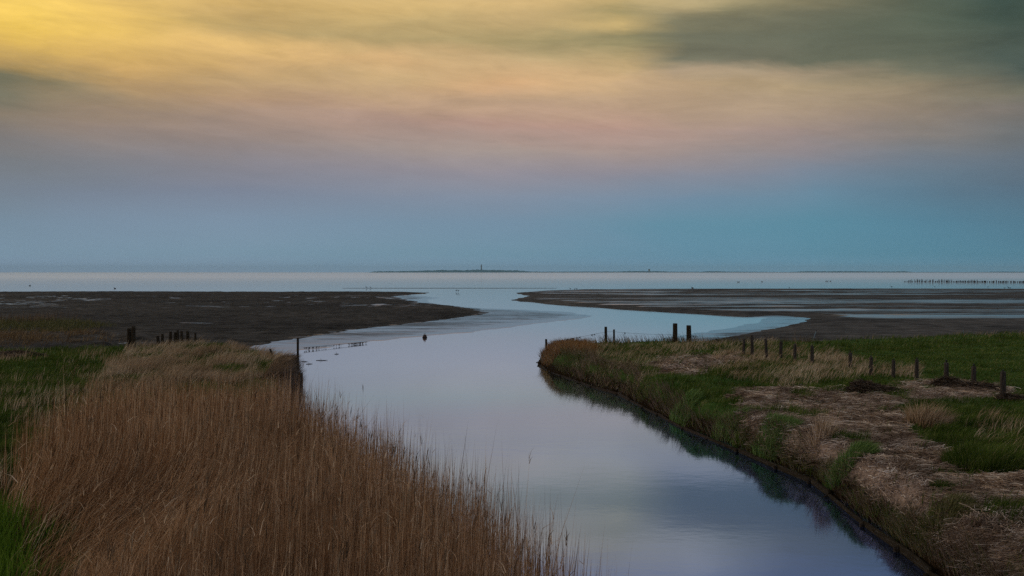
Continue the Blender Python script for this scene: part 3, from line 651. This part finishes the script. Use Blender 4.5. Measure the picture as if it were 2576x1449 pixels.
# small dead leaf scraps and seed heads along the stems
kk = RNG.random(n) < .22; m_ = kk.sum(); tt = .35+.6*RNG.random(m_)
px = x[kk]+ln[kk, 0]*H[kk]*tt**1.7; py = y[kk]+ln[kk, 1]*H[kk]*tt**1.7; pz = zb[kk]+H[kk]*tt*(1-.2*np.hypot(ln[kk, 0], ln[kk, 1])*tt)
blades('reed_leaves', np.stack([px, py, pz], 1), .10+.16*RNG.random(m_), .010+.0002*py, RNG.normal(0, .8, (m_, 2)), RNG.random(m_)*math.pi, M['reed'], 'dead leaf scraps and seed heads on the foreground reeds', 'reeds')
# plumes on a part of the stems
kk = RNG.random(n) < .02; m_ = kk.sum(); tt = .90
px = x[kk]+ln[kk, 0]*H[kk]*tt**1.7; py = y[kk]+ln[kk, 1]*H[kk]*tt**1.7; pz = zb[kk]+H[kk]*tt*(1-.2*np.hypot(ln[kk, 0], ln[kk, 1])*tt)
for q in range(3):
    blades('reed_plumes', np.stack([px, py, pz+.05*q], 1), .16+.10*RNG.random(m_), .010+.0002*py, ln[kk]*1.5+RNG.normal(.1, .22, (m_, 2)), RNG.random(m_)*math.pi, M['brown'], 'feathery brown plumes at the tips of the foreground reeds', 'reeds')
# green shoots in the bottom left corner
x = -10.4+RNG.random(9000)*5; y = 12.5+RNG.random(9000)*5.2; z = z_meadL(x, y); k = RNG.random(9000) < sstep(.5, -.5, x+7.3+(y-14.5)*.6+(fbm(x, y, 1)-.5)*2); x, y, z = x[k], y[k], z[k]; n = len(x)
M['shoot'] = blade_mat('fresh_shoots', [(0, (.05, .10, .01)), (.6, (.10, .18, .02)), (1, (.17, .26, .04))], .35)
blades('green_shoots', np.stack([x, y, z], 1), .40+.45*RNG.random(n), np.full(n, .02), leaned(n, .1, .22), RNG.random(n)*math.pi, M['shoot'], 'fresh green shoots at the foot of the reeds, bottom left', 'grass')

# ------------------------------------------------------------------ posts
def post_bm(r, h, seed, flat=True, sides=12, sink=.5, taper=.9):
    rr = random.Random(seed); bm = bmesh.new(); rings = []
    zs = [-sink, 0, .12*h, .35*h, .6*h, .85*h, h-.02, h]
    ph = rr.random()*6
    for i, z in enumerate(zs):
        f = 1+(taper-1)*max(0, z)/h
        if i == len(zs)-1: f *= .90
        ring = []
        for k in range(sides):
            a = 2*math.pi*k/sides
            q = r*f*(1+.07*math.sin(2*a+ph)+.05*math.sin(5*a+ph*2+z)+rr.uniform(-.03, .03))
            ring.append(bm.verts.new((q*math.cos(a), q*math.sin(a), z+(rr.uniform(-.012, .012) if i == len(zs)-1 else 0))))
        rings.append(ring)
    for i in range(len(rings)-1):
        for k in range(sides): bm.faces.new((rings[i][k], rings[i][(k+1) % sides], rings[i+1][(k+1) % sides], rings[i+1][k]))
    c = bm.verts.new((0, 0, h+.008))
    for k in range(sides): bm.faces.new((rings[-1][k], rings[-1][(k+1) % sides], c))
    return bm
def knob_bm(r, h):
    bm = bmesh.new()
    prof = [(r*.45, 0), (r*.45, h*.35), (r, h*.4), (r*.9, h*.75), (r*.5, h), (0.002, h*1.02)]
    rg = [[bm.verts.new((q*math.cos(2*math.pi*k/8), q*math.sin(2*math.pi*k/8), z)) for k in range(8)] for q, z in prof]
    for i in range(len(rg)-1):
        for k in range(8): bm.faces.new((rg[i][k], rg[i][(k+1) % 8], rg[i+1][(k+1) % 8], rg[i+1][k]))
    bm.faces.new(rg[-1]); bm.faces.new(rg[0][::-1])
    return bm
def zat(zf, x, y): return float(zf(np.array([x]), np.array([y]))[0])
def post(u, vtop, vbase, wD, label, grp, zf=z_meadR, zz=.95, material='post', cap=None, tilt=(0, 0), seed=1, name='fence_post', dist=None):
    if dist: x = (u-CU)/F*dist; y = dist
    else: x, y = at(u, vbase, zz)
    z = zat(zf, x, y)
    h = atd(u, vtop, y)[2]-z
    r = wD/2*y/F
    o = bm_obj(name, post_bm(r, h, seed), M[material], None, True, (x, y, z))
    o.rotation_euler = (R(tilt[0]), R(tilt[1]), random.uniform(0, 3))
    tag(o, label, 'post', grp)
    if cap: bm_obj('insulator', knob_bm(r*.42, cap), M['black'], o, True, (0.01, 0, h+.0))
    return o
G1 = 'fence posts across the right meadow'
F_ = [  # u, top, base, width, cap, tilt, label
 (1870, 852, 893, 8, 0, (0, 3), 'short slightly leaning post at the far end of the meadow row'),
 (1892.5, 843, 897, 8.5, 0, (0, -1.5), 'tallest post near the far end of the meadow row'),
 (1928.5, 852, 905, 8.5, 0, (0, -3), 'post right of the tallest one, with a wire stub at its top'),
 (1964, 859, 900, 8.5, .06, (0, -1), 'post whose foot is hidden in thick tawny grass, left of the tall curved straw'),
 (1999.5, 866, 906, 8.5, .06, (0, 0), 'post standing at the tall curved straw'),
 (2043, 870, 919, 9, .06, (0, -1), 'post at the left end of the wide gap in the row'),
 (2138.5, 887, 930, 9.5, .09, (0, 1), 'post at the right end of the wide gap in the row'),
 (2190.5, 898, 947, 10, .08, (0, -1), 'post leaning a little, right of the one that ends the wide gap'),
 (2247.5, 906, 952, 10, .07, (0, 0), 'post between tawny grass and the dark straw mound'),
 (2306, 904, 955, 10.5, .08, (0, -1.5), 'post at the right edge of the tawny grass strip'),
 (2380, 912, 964, 13, .12, (0, -1), 'thick cracked post with a pile of dark straw at its foot'),
 (2449, 921, 970, 12.5, .10, (0, -1), 'post with a straw drift trailing right from its foot'),
 (2523, 935, 1000, 13.5, .07, (0, 0), 'nearest and largest post, last on the right of the row'),
]
for i, (u, vt, vb, w, cap, tl, lab) in enumerate(F_):
    post(u, vt, vb, w, lab, G1, cap=cap or None, tilt=tl, seed=20+i)
G2 = 'posts along the far rim of the right meadow'
rim = {}
rim['corner'] = post(1375, 853, 885, 6, 'thin weathered post at the tip of the right bank', G2, material='darkpost', tilt=(0, 1.5), seed=41, dist=62.5)
rim['a'] = post(1524.5, 822, 866, 7, 'slim tall post left of its shorter neighbour on the bank rim', G2, material='darkpost', tilt=(0, -1), seed=42, dist=64.5)
rim['b'] = post(1545, 829, 866, 5.5, 'slim shorter post of the pair on the bank rim', G2, material='darkpost', tilt=(0, -1.5), seed=43, dist=64.5)
rim['c'] = post(1698.5, 813.5, 863, 12.5, 'taller of the two thick mooring posts on the bank rim', G2, material='darkpost', seed=44, dist=65)
rim['d'] = post(1733.5, 818.5, 863, 12.5, 'shorter of the two thick mooring posts on the bank rim', G2, material='darkpost', tilt=(0, 1), seed=45, dist=65)
post(1453, 884, 905, 6, 'short dark stub in the grass near the tip of the right bank', G2, material='darkpost', seed=46, dist=57, name='post_stub')
G3 = 'old posts on the left bank'
post(324.5, 826, 880, 10.5, 'shorter of the two thick posts standing side by side at the left', G3, z_meadL, 1, 'darkpost', seed=51, dist=58.5)
post(335, 820.5, 880, 10.5, 'taller of the two thick posts standing side by side at the left', G3, z_meadL, 1, 'darkpost', seed=52, dist=58.3)
LP = [(398.5, 845, 7.5, -5, 'leftmost short post of the old left row'), (408, 840, 7, 0, 'stump close behind the leftmost short post of the old left row'), (427, 834.5, 8, 4, 'stout leaning post of the old left row, third along'),
      (440, 836, 7.5, 3, 'leaning post in front of a taller greyer one in the old left row'), (446, 831, 6, 1, 'tall greyish post behind a leaning one in the old left row'), (457.5, 833, 7, -2, 'straight single post of the old left row, third from its right end'),
      (472.5, 832.5, 8.5, -3, 'split double width post of the old left row'), (491.5, 837, 6, -2, 'lone small post at the right end of the old left row')]
for i, (u, vt, w, tl, lab) in enumerate(LP):
    post(u, vt, 872, w, lab, 'short posts of the old left row', z_meadL, 1, 'darkpost', tilt=(0, tl), seed=60+i, dist=60.3-.02*i)
cp = post(748.5, 850, 975, 6.5, 'dark corner post above the water at the left bank', G3, lambda a, b: np.full_like(a, -.3), 0, 'darkpost', tilt=(0, 1), seed=75, dist=48.6)
post(690, 875, 885, 5, 'tiny tilted stub left of the dark corner post', G3, z_meadL, 1, 'darkpost', tilt=(0, 25), seed=76, dist=52, name='post_stub')

# ------------------------------------------------------------------ tubes, wires
def tube_bm(pts, r, sides=5, bm=None):
    bm = bm or bmesh.new(); rings = []
    for i, p in enumerate(pts):
        p = Vector(p); a = Vector(pts[max(0, i-1)]); b = Vector(pts[min(len(pts)-1, i+1)]); t = (b-a).normalized()
        s_ = t.orthogonal().normalized(); c = t.cross(s_)
        rr = r[i] if isinstance(r, (list, tuple)) else r
        rings.append([bm.verts.new(p+(s_*math.cos(2*math.pi*k/sides)+c*math.sin(2*math.pi*k/sides))*rr) for k in range(sides)])
    for i in range(len(rings)-1):
        for k in range(sides): bm.faces.new((rings[i][k], rings[i][(k+1) % sides], rings[i+1][(k+1) % sides], rings[i+1][k]))
    bm.faces.new(rings[0][::-1]); bm.faces.new(rings[-1])
    return bm
def weed_tufts(root, pts, n, lmin, lmax, seed, t0=0, t1=1):
    rr = random.Random(seed)
    for _ in range(n):
        t = rr.uniform(t0, t1)*(len(pts)-1); i = min(int(t), len(pts)-2); p = Vector(pts[i]).lerp(Vector(pts[i+1]), t-i)
        l = rr.uniform(lmin, lmax); dx = rr.uniform(-.3, .3)*l
        bm_obj('hanging_weed', tube_bm([p+Vector((0, 0, .015)), p+Vector((dx*.4, 0, -l*.5)), p+Vector((dx, rr.uniform(-.05, .05), -l))], [.022, .016, .005], 4), M['weed'], root)
def wire(u0, v0, u1, v1, d0, d1, label, weeds, sag=.08, r=.007):
    a = Vector(atd(u0, v0, d0)); b = Vector(atd(u1, v1, d1))
    pts = [a.lerp(b, k/12)-Vector((0, 0, sag*4*(k/12)*(1-k/12))) for k in range(13)]
    root = empty('fence_wire', a)
    tag(root, label, 'wire', 'fence wires beside the channel')
    pts = [p-a for p in pts]
    bm_obj('strand', tube_bm(pts, r), M['wire'], root)
    for (n, l0, l1, t0, t1, sd) in weeds: weed_tufts(root, pts, n, l0, l1, sd, t0, t1)
wire(1376, 862, 1524, 835, 62.5, 64.5, 'sagging wire hung with dry weed at the tip of the right bank', [(26, .04, .14, .1, .4, 1), (14, .05, .5, .40, .45, 2), (10, .04, .1, .46, .58, 3), (8, .05, .16, .74, .82, 4)], .02)
wire(1525, 834, 1545, 834.5, 64.5, 64.5, 'short bare wire between the slim pair of posts', [], .01)
wire(1545, 834.5, 1698, 842, 64.5, 65, 'nearly bare wire from the slim pair to the thick mooring post', [(4, .06, .14, .16, .18, 5)], .05)
wire(1733, 843, 1870, 857, 65, 56, 'wire with weed tufts from the mooring posts to the meadow row', [(6, .05, .12, .08, .16, 6), (5, .06, .14, .52, .58, 7)], .05)
wire(762, 875, 924, 859.5, 71, 78, 'low wire fringed with weed just above the shallows off the left corner', [(26, .06, .22, .02, .36, 8), (12, .05, .2, .45, .62, 9), (52, .06, .24, .68, .98, 10)], .01, .01)

# ------------------------------------------------------------------ revetment boards along the right bank
root = empty('timber_revetment', (meadR[8][0], meadR[8][1], 0))
tag(root, 'low grey board revetment holding the right bank', 'revetment')
line = meadR[0:18]
pts = []
for i in range(len(line)-1):
    a, b = Vector(line[i]), Vector(line[i+1]); nseg = max(1, int(round((b-a).length/2.3)))
    for k in range(nseg): pts.append((a.lerp(b, k/nseg), a.lerp(b, (k+1)/nseg)))
rv = random.Random(5); o0 = Vector((meadR[8][0], meadR[8][1], 0))
for i, (a, b) in enumerate(pts):
    t = (b-a).normalized(); nr = Vector((t.y, -t.x))
    if nr.x > 0: nr = -nr                               # towards the water
    if i < 2: nr = Vector((-1, -.2)).normalized()
    top = .12+rv.uniform(-.04, .04) - (.05 if i < 14 else 0); off = .10+rv.uniform(-.02, .02)
    bm = bmesh.new(); th = .05; tl_ = rv.uniform(-.02, .02)
    for row in range(2):
        z1 = top-row*.155; z0 = z1-.15; oo = off+rv.uniform(-.008, .008)
        vs = []
        for q, e in ((a, .01), (b, -.01)):
            for k, zz in ((0, z0), (th, z0), (th, z1), (0, z1)):
                c = q+t*e+nr*(oo-k); vs.append(bm.verts.new((c.x-o0.x, c.y-o0.y, zz+tl_*(1 if q is a else -1)+rv.uniform(-.008, .008))))
        for f in ((0, 1, 2, 3), (7, 6, 5, 4), (0, 4, 5, 1), (1, 5, 6, 2), (2, 6, 7, 3), (3, 7, 4, 0)): bm.faces.new([vs[j] for j in f])
    bmesh.ops.recalc_face_normals(bm, faces=bm.faces[:])
    bm_obj('board', bm, M['board'] if i > 13 else M['darkpost'], root)
    c = a+nr*(off+.055)
    st_ = bm_obj('stake', post_bm(.045, top-.03+rv.uniform(-.03, .02), 200+i, sides=8, sink=.6), M['darkpost'] if i % 3 else M['board'], root, True, (c.x-o0.x, c.y-o0.y, 0))

# piling of the left corner
root = empty('timber_piling', (-10.0, 46, 0)); tag(root, 'dark upright timber piling at the corner of the left bank', 'piling')
a, b = Vector((-10.42, 49.1)), Vector((-9.55, 43.3))
for k in range(26):
    p = a.lerp(b, k/25)
    bm_obj('pile', post_bm(.10, .55+random.uniform(-.1, .12), 300+k, sides=8, sink=.8), M['darkpost'], root, True, (p.x+10.0, p.y-46, 0))

# ------------------------------------------------------------------ straw mounds
def mound(u, v, rx, ry, h, ang, label, n=1200, zz=1.0, material='darkstraw'):
    cx, cy = at(u, v, zz); cz = zat(z_meadR if u > 1288 else z_meadL, cx, cy)
    root = empty('straw_mound', (cx, cy, cz)); tag(root, label, 'straw mound', 'dark mounds of washed up straw')
    bm = bmesh.new(); nr, na = 7, 26; rr = random.Random(int(u))
    c = bm.verts.new((0, 0, h*.92)); rings = []
    for i in range(1, nr+1):
        q = i/nr
        rings.append([bm.verts.new((rx*q*math.cos(2*math.pi*k/na)*(1+rr.uniform(-.08, .08)), ry*q*math.sin(2*math.pi*k/na)*(1+rr.uniform(-.08, .08)), h*(1-q*q)*.95+rr.uniform(-.03, .03)-.06*q)) for k in range(na)])
    for k in range(na): bm.faces.new((c, rings[0][k], rings[0][(k+1) % na]))
    for i in range(nr-1):
        for k in range(na): bm.faces.new((rings[i][k], rings[i+1][k], rings[i+1][(k+1) % na], rings[i][(k+1) % na]))
    o = bm_obj('core', bm, M['weed'], root, True); o.rotation_euler = (0, 0, ang)
    a = RNG.random(n)*2*math.pi; q = np.sqrt(RNG.random(n))*1.05
    lx = rx*q*np.cos(a); ly = ry*q*np.sin(a); lz = h*np.maximum(0, 1-q*q)*.97+.02*RNG.random(n)
    wx = lx*math.cos(ang)-ly*math.sin(ang); wy = lx*math.sin(ang)+ly*math.cos(ang)
    litter('stalks', wx, wy, lz+.02, ang+RNG.normal(0, .5, n), .25+.35*RNG.random(n), np.full(n, .018), RNG.normal(-.1, .25, n), M[material], None, None, None, root)
mound(2172, 985, .50, .42, .38, .2, 'dark straw mound in front of the meadow fence, highest of its kind')
mound(2215, 985, .5, .35, .16, -.1, 'low dark tail of straw right of the highest mound', 600)
mound(2385, 972, .55, .45, .30, .3, 'dark straw heaped round the foot of the thick cracked post')
mound(2462, 979, .85, .4, .22, -.4, 'long straw drift trailing from the second nearest post')
mound(2545, 1006, .4, .3, .14, 0, 'small dark straw heap by the nearest fence post', 500)
mound(2060, 1003, .6, .45, .14, 0, 'flat brown straw heap on the bank below the tawny grass', 700, material='straw')
mound(45, 895, 1.6, .8, .28, -.1, 'brown straw heap at the left edge behind the green meadow', 1500, 1.0)

# ------------------------------------------------------------------ floating and standing bits
def ell(bm, c, r, rot=0, seg=10, rings=7):
    mtx = Matrix.Translation(c) @ Matrix.Rotation(rot, 4, 'Y') @ Matrix.Diagonal((*r, 1))
    bmesh.ops.create_uvsphere(bm, u_segments=seg, v_segments=rings, radius=1, matrix=mtx)
x, y = at(1068.5, 849.5, 0)
root = empty('buoy', (x, y, 0)); tag(root, 'small round rust brown buoy floating in the channel', 'buoy')
bm = bmesh.new(); ell(bm, (0, 0, .10), (.18, .18, .18), 0, 18, 12); bm_obj('float', bm, M['buoy'], root, True)
bm = bmesh.new(); tube_bm([(.07*math.cos(t), 0, .30+.05*math.sin(t)) for t in np.linspace(0, math.pi, 9)], .018, 6, bm); bm_obj('eye', bm, M['wire'], root, True)
bm = bmesh.new()
for k in range(18):
    a = 2*math.pi*k/18; tube_bm([(.188*math.cos(a), .188*math.sin(a), .05), (.21*math.cos(a), .21*math.sin(a), -.06)], .02, 4, bm)
bm_obj('weed_fringe', bm, M['weed'], root)

def twig(u, v, length, ang, label):
    x, y = at(u, v, 0); bm = bmesh.new(); c, s_ = math.cos(ang), math.sin(ang)
    P = [(-length/2*c, -length/2*s_, .01), (-length*.1*c+.03, -length*.1*s_, .025), (length*.25*c, length*.25*s_, .015), (length/2*c, length/2*s_, .03)]
    tube_bm(P, [.012, .02, .016, .006], 5, bm); tube_bm([P[1], (P[1][0]-.05, P[1][1], .16)], [.01, .004], 4, bm)
    o = bm_obj('floating_twig', bm, M['weed'], None, False, (x, y, 0)); tag(o, label, 'twig', 'twigs adrift near the left bank')
twig(810, 907, .75, .1, 'longest twig adrift, with a raised fork, off the left bank')
twig(766, 910, .45, -.2, 'twig adrift closest to the dark left corner post')
twig(778, 916, .4, .3, 'twig adrift lowest of those by the left corner')
twig(847, 891, .3, .1, 'small twig adrift beneath the weed fringed wire')
def stake(u, v0, v1, d, r, tilt, label, mt, zf):
    x, y, _ = atd(u, v1, d); z = zat(zf, x, y); h = atd(u, v0, d)[2]-z
    o = bm_obj('marker_stake', post_bm(r, h, int(u), sides=8, sink=.3), M[mt], None, True, (x, y, z)); o.rotation_euler = (0, R(tilt), 0); tag(o, label, 'stake')
    bm_obj('clip', knob_bm(r*1.6, .08), M['black'], o, True, (0, 0, h-.02))
stake(2029, 829, 846, 73, .03, 18, 'tilted pale blue stake with dark clip beyond the right meadow', 'bluestake', z_meadR)
stake(2421, 829, 843, 75, .028, 2, 'upright pale blue stake on the far rim of the right meadow', 'bluestake', z_meadR)
stake(2509, 776, 800, 140, .035, -3, 'thin dark pole standing on the right mudflat', 'darkpost', z_mudR)
# tall curved straw
x, y = at(2000, 918, .95); z = zat(z_meadR, x, y)
bm = tube_bm([(.3, 0, 0), (.24, 0, .35), (.12, 0, .8), (.0, 0, 1.2), (-.02, 0, 1.55), (-.0, 0, 1.75)], [.012, .012, .011, .009, .007, .004], 5)
tag(bm_obj('grass_stalk', bm, M['dry'], None, True, (x, y, z)), 'single tall curved straw rising above the tawny grass', 'stalk')

# ------------------------------------------------------------------ groyne far out on the right, with birds
G4 = 'piles of the far groyne'
proto = []
for q in range(5):
    o_ = post_bm(.17+.02*q, .75+.07*q, 500+q, sides=8, sink=.6); me = bpy.data.meshes.new('groyne_pile'); o_.to_mesh(me); o_.free()
    me.materials.append(M['darkpost']); proto.append(me)
tops = []
u = 2276.0; rr = random.Random(11)
while u < 2620:
    v = 709.2+(u-2276)/300*1.8
    d = at(u, v)[1]; x = (u-CU)/F*d
    if not (2484 < u < 2487 or 2536 < u < 2542 or 2395 < u < 2397):
        o = bpy.data.objects.new('groyne_pile', proto[rr.randrange(5)]); COL.objects.link(o)
        sc = .45 if u < 2283 else rr.uniform(.75, 1.05)
        o.location = (x, d+rr.uniform(-.6, .6), 0); o.scale = (1, 1, sc)
        tag(o, 'dark wooden pile of the long low groyne far out on the right', 'pile', G4)
        tops.append((u, x, o.location.y, (.75+.1)*sc))
    u += rr.choice([2.2, 2.6, 2.6, 3.0, 3.6])

def bird_bm(kind):
    bm = bmesh.new()
    if kind == 'perched':    # upright water bird
        tube_bm([(-.18, 0, .02), (-.12, 0, .14), (0, 0, .30), (.06, 0, .46), (.07, 0, .58), (.10, 0, .66), (.17, 0, .67), (.27, 0, .66)], [.02, .06, .12, .10, .05, .045, .045, .008], 8, bm)
        for s_ in (-1, 1): tube_bm([(.02, .05*s_, .16), (.03, .05*s_, 0)], .014, 4, bm)
    elif kind == 'wader':
        tube_bm([(-.24, 0, .26), (-.14, 0, .28), (0, 0, .31), (.10, 0, .35), (.14, 0, .43), (.18, 0, .47), (.24, 0, .465), (.36, 0, .44)], [.01, .05, .095, .07, .035, .045, .02, .006], 8, bm)
        for s_ in (-1, 1): tube_bm([(0, .04*s_, .26), (.015, .04*s_, .14), (0, .04*s_, -.05)], .012, 4, bm)
    else:                    # swimming
        tube_bm([(-.32, 0, .14), (-.22, 0, .10), (0, 0, .08), (.16, 0, .10), (.22, 0, .20), (.24, 0, .28), (.29, 0, .31), (.38, 0, .30)], [.01, .08, .13, .10, .05, .05, .05, .01], 8, bm)
    return bm
BM = {}
for kd in ('perched', 'wader', 'swimming'):
    me = bpy.data.meshes.new('bird'); b_ = bird_bm(kd); b_.to_mesh(me); b_.free(); me.materials.append(M['bird'])
    for p_ in me.polygons: p_.use_smooth = True
    BM[kd] = me
def bird(kd, loc, rz, label, grp, sc=1.0):
    o = bpy.data.objects.new('bird', BM[kd]); COL.objects.link(o); o.location = loc; o.rotation_euler = (0, 0, rz); o.scale = (sc,)*3
    return tag(o, label, 'bird', grp)
for i, (u, x, y, zt) in enumerate(tops):
    if (2290 < u < 2398 and rr.random() < .62) or any(abs(u-q) < 1.6 for q in (2445, 2452, 2457)):
        bird('perched', (x, y, zt-.03), rr.choice([0, .4, math.pi, 2.8]), 'dark water bird perched upright on the far groyne', 'birds perched on the groyne', 1.15)
BL = [
 (75, 719, 'swimming', 1.3, 'lone dark bird on the sea at far left'), (289, 726, 'swimming', 1.3, 'lone dark bird off the edge of the left mudflat'),
 (922, 725.6, 'wader', 1.4, 'left bird of the pair at the end of the sandbar'), (932, 725.6, 'wader', 1.2, 'right bird of the pair at the end of the sandbar'),
 (1148, 735, 'wader', 1.3, 'left bird of the pair wading in the channel mouth'), (1153, 735.2, 'wader', 1.3, 'right bird of the pair wading in the channel mouth'),
 (1435, 730, 'wader', 1.3, 'leftmost wader of three on the tip of the right mudflat'), (1446, 730, 'wader', 1.1, 'middle wader of three on the tip of the right mudflat'), (1451, 730, 'wader', 1.2, 'rightmost wader of three on the tip of the right mudflat'),
 (1742, 725, 'swimming', 1.4, 'lone dark bird close off the right mudflat'), (1856, 710, 'swimming', 1.6, 'left bird of two swimming far out'), (1859, 710, 'swimming', 1.4, 'right bird of two swimming far out'), (1917, 709.6, 'swimming', 1.5, 'single bird swimming right of the far pair'),
 (2078, 708.2, 'swimming', 1.7, 'left bird of three swimming in line'), (2082, 708.2, 'swimming', 1.5, 'middle bird of three swimming in line'), (2089, 708.2, 'swimming', 1.7, 'right bird of three swimming in line'),
 (1986, 726.5, 'wader', 1.2, 'small wader in the shallows, nearest to the three swimmers in line'), (2243, 724.5, 'wader', 1.5, 'wader in the shallows left of the groyne'), (2352, 724.3, 'wader', 1.2, 'left of two spaced waders below the groyne'), (2485, 724.3, 'wader', 1.2, 'right of two spaced waders below the groyne'),
 (2527, 727, 'wader', 1.2, 'left wader of three at the mudflat edge on the right'), (2537, 727, 'wader', 1.6, 'tall middle wader of three at the mudflat edge on the right'), (2541, 727.3, 'wader', 1.2, 'rightmost wader of three at the mudflat edge on the right'),
]
for (u, v, kd, sc, lab) in BL:
    x, y = at(u, v, .0)
    bird(kd, (x, y, .05 if kd == 'wader' and y < 310 else 0), rr.choice([0, .3, math.pi, 2.7]), lab, 'scattered birds on the tidal flats', sc)

# ------------------------------------------------------------------ the far island
ID = 9800.0
def isl_h(u):   # skyline of the low island, survey pixels above the shore
    b = np.zeros_like(u)
    b = np.maximum(b, np.interp(u, [935, 945, 1010, 1060, 1110, 1160, 1205, 1260, 1300, 1335, 1400, 1480, 1560, 1600, 1650, 1700, 1760, 1800, 1835, 1990, 2030, 2060, 2140, 2200, 2285, 2300, 2480, 2530, 2600, 2800],
                                      [0, 1.6, 1.8, 2.4, 3.6, 3.2, 4.0, 3.4, 2.8, 1.2, 1.1, 1.2, 1.4, 2.0, 1.9, 1.0, 1.0, 1.9, 1.1, .5, 1.8, 1.6, 1.8, 1.2, 1.6, .5, .5, 1.1, .9, 0]))
    return b
us = np.linspace(934, 2800, 900); h = isl_h(us)
hn = h*(1+.35*(fbm(us, us*0+3, 6, 4)-.5)*2)+.25*(fbm(us, us*0+9, 2.2, 3)-.4)*(h > .9)
hn = np.maximum(hn, 0)*1.65*ID/F
xs = (us-CU)/F*ID
V = []
prof = [(-350, -3), (-160, .3), (-60, .75), (0, 1.0), (120, .7), (420, -3)]
for q, (dy, f) in enumerate(prof):
    zz = np.full_like(xs, -3.0) if f < 0 else hn*f+2.0*(f > 0)-1.0
    V.append(np.stack([xs, ID+dy+xs*.02+30*np.sin(xs/700), zz], 1))
V = np.concatenate(V); i = np.arange(len(prof)*len(us)).reshape(len(prof), len(us))
Q = np.stack([i[:-1, :-1], i[:-1, 1:], i[1:, 1:], i[1:, :-1]], -1).reshape(-1, 4)
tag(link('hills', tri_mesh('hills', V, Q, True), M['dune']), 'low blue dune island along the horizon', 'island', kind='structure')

def lathe(prof, sides=16):
    bm = bmesh.new(); rg = [[bm.verts.new((r*math.cos(2*math.pi*k/sides), r*math.sin(2*math.pi*k/sides), z)) for k in range(sides)] for r, z in prof]
    for i in range(len(rg)-1):
        for k in range(sides): bm.faces.new((rg[i][k], rg[i][(k+1) % sides], rg[i+1][(k+1) % sides], rg[i+1][k]))
    bm.faces.new(rg[0][::-1]); bm.faces.new(rg[-1]); return bm
lx = (1211-CU)/F*ID
root = empty('lighthouse', (lx, ID-20, 8)); tag(root, 'slender lighthouse rising from the dune island on the horizon', 'lighthouse'); root.scale = (1.15, 1.15, 1.3)
bm_obj('tower', lathe([(6.2, -8), (5.6, 8), (5.0, 24), (4.6, 40)]), M['tower'], root, True)
bm_obj('gallery', lathe([(4.7, 40), (6.6, 41), (6.6, 43), (4.6, 43.2)]), M['concrete'], root, True)
bm_obj('lantern', lathe([(4.2, 43.2), (4.2, 50), (4.9, 50.2), (3.2, 53), (.6, 55.5), (.3, 58)]), M['tower'], root, True)
bm_obj('service_house', box_bm(-14, -7, -5, 5, -8, 4), M['concrete'], root)
tx = (1632-CU)/F*ID
root = empty('water_tower', (tx, ID-30, 2)); tag(root, 'squat block shaped tower on the right part of the island', 'tower')
bm_obj('shaft', lathe([(8.6, -2), (8.2, 10), (8.0, 20)], 12), M['concrete'], root, True)
bm_obj('tank', lathe([(8.0, 20), (9.8, 21.5), (9.8, 29), (8.5, 31), (1, 32)], 12), M['concrete'], root, True)

# ------------------------------------------------------------------ render settings
SC.view_settings.view_transform = 'Standard'; SC.view_settings.look = 'None'; SC.view_settings.exposure = 0; SC.view_settings.gamma = 1
SC.render.engine = 'CYCLES'
cy = SC.cycles
cy.use_denoising = False; cy.max_bounces = 6; cy.diffuse_bounces = 2; cy.glossy_bounces = 3; cy.transmission_bounces = 2; cy.volume_bounces = 0; cy.transparent_max_bounces = 4
cy.use_adaptive_sampling = True; cy.adaptive_threshold = .01
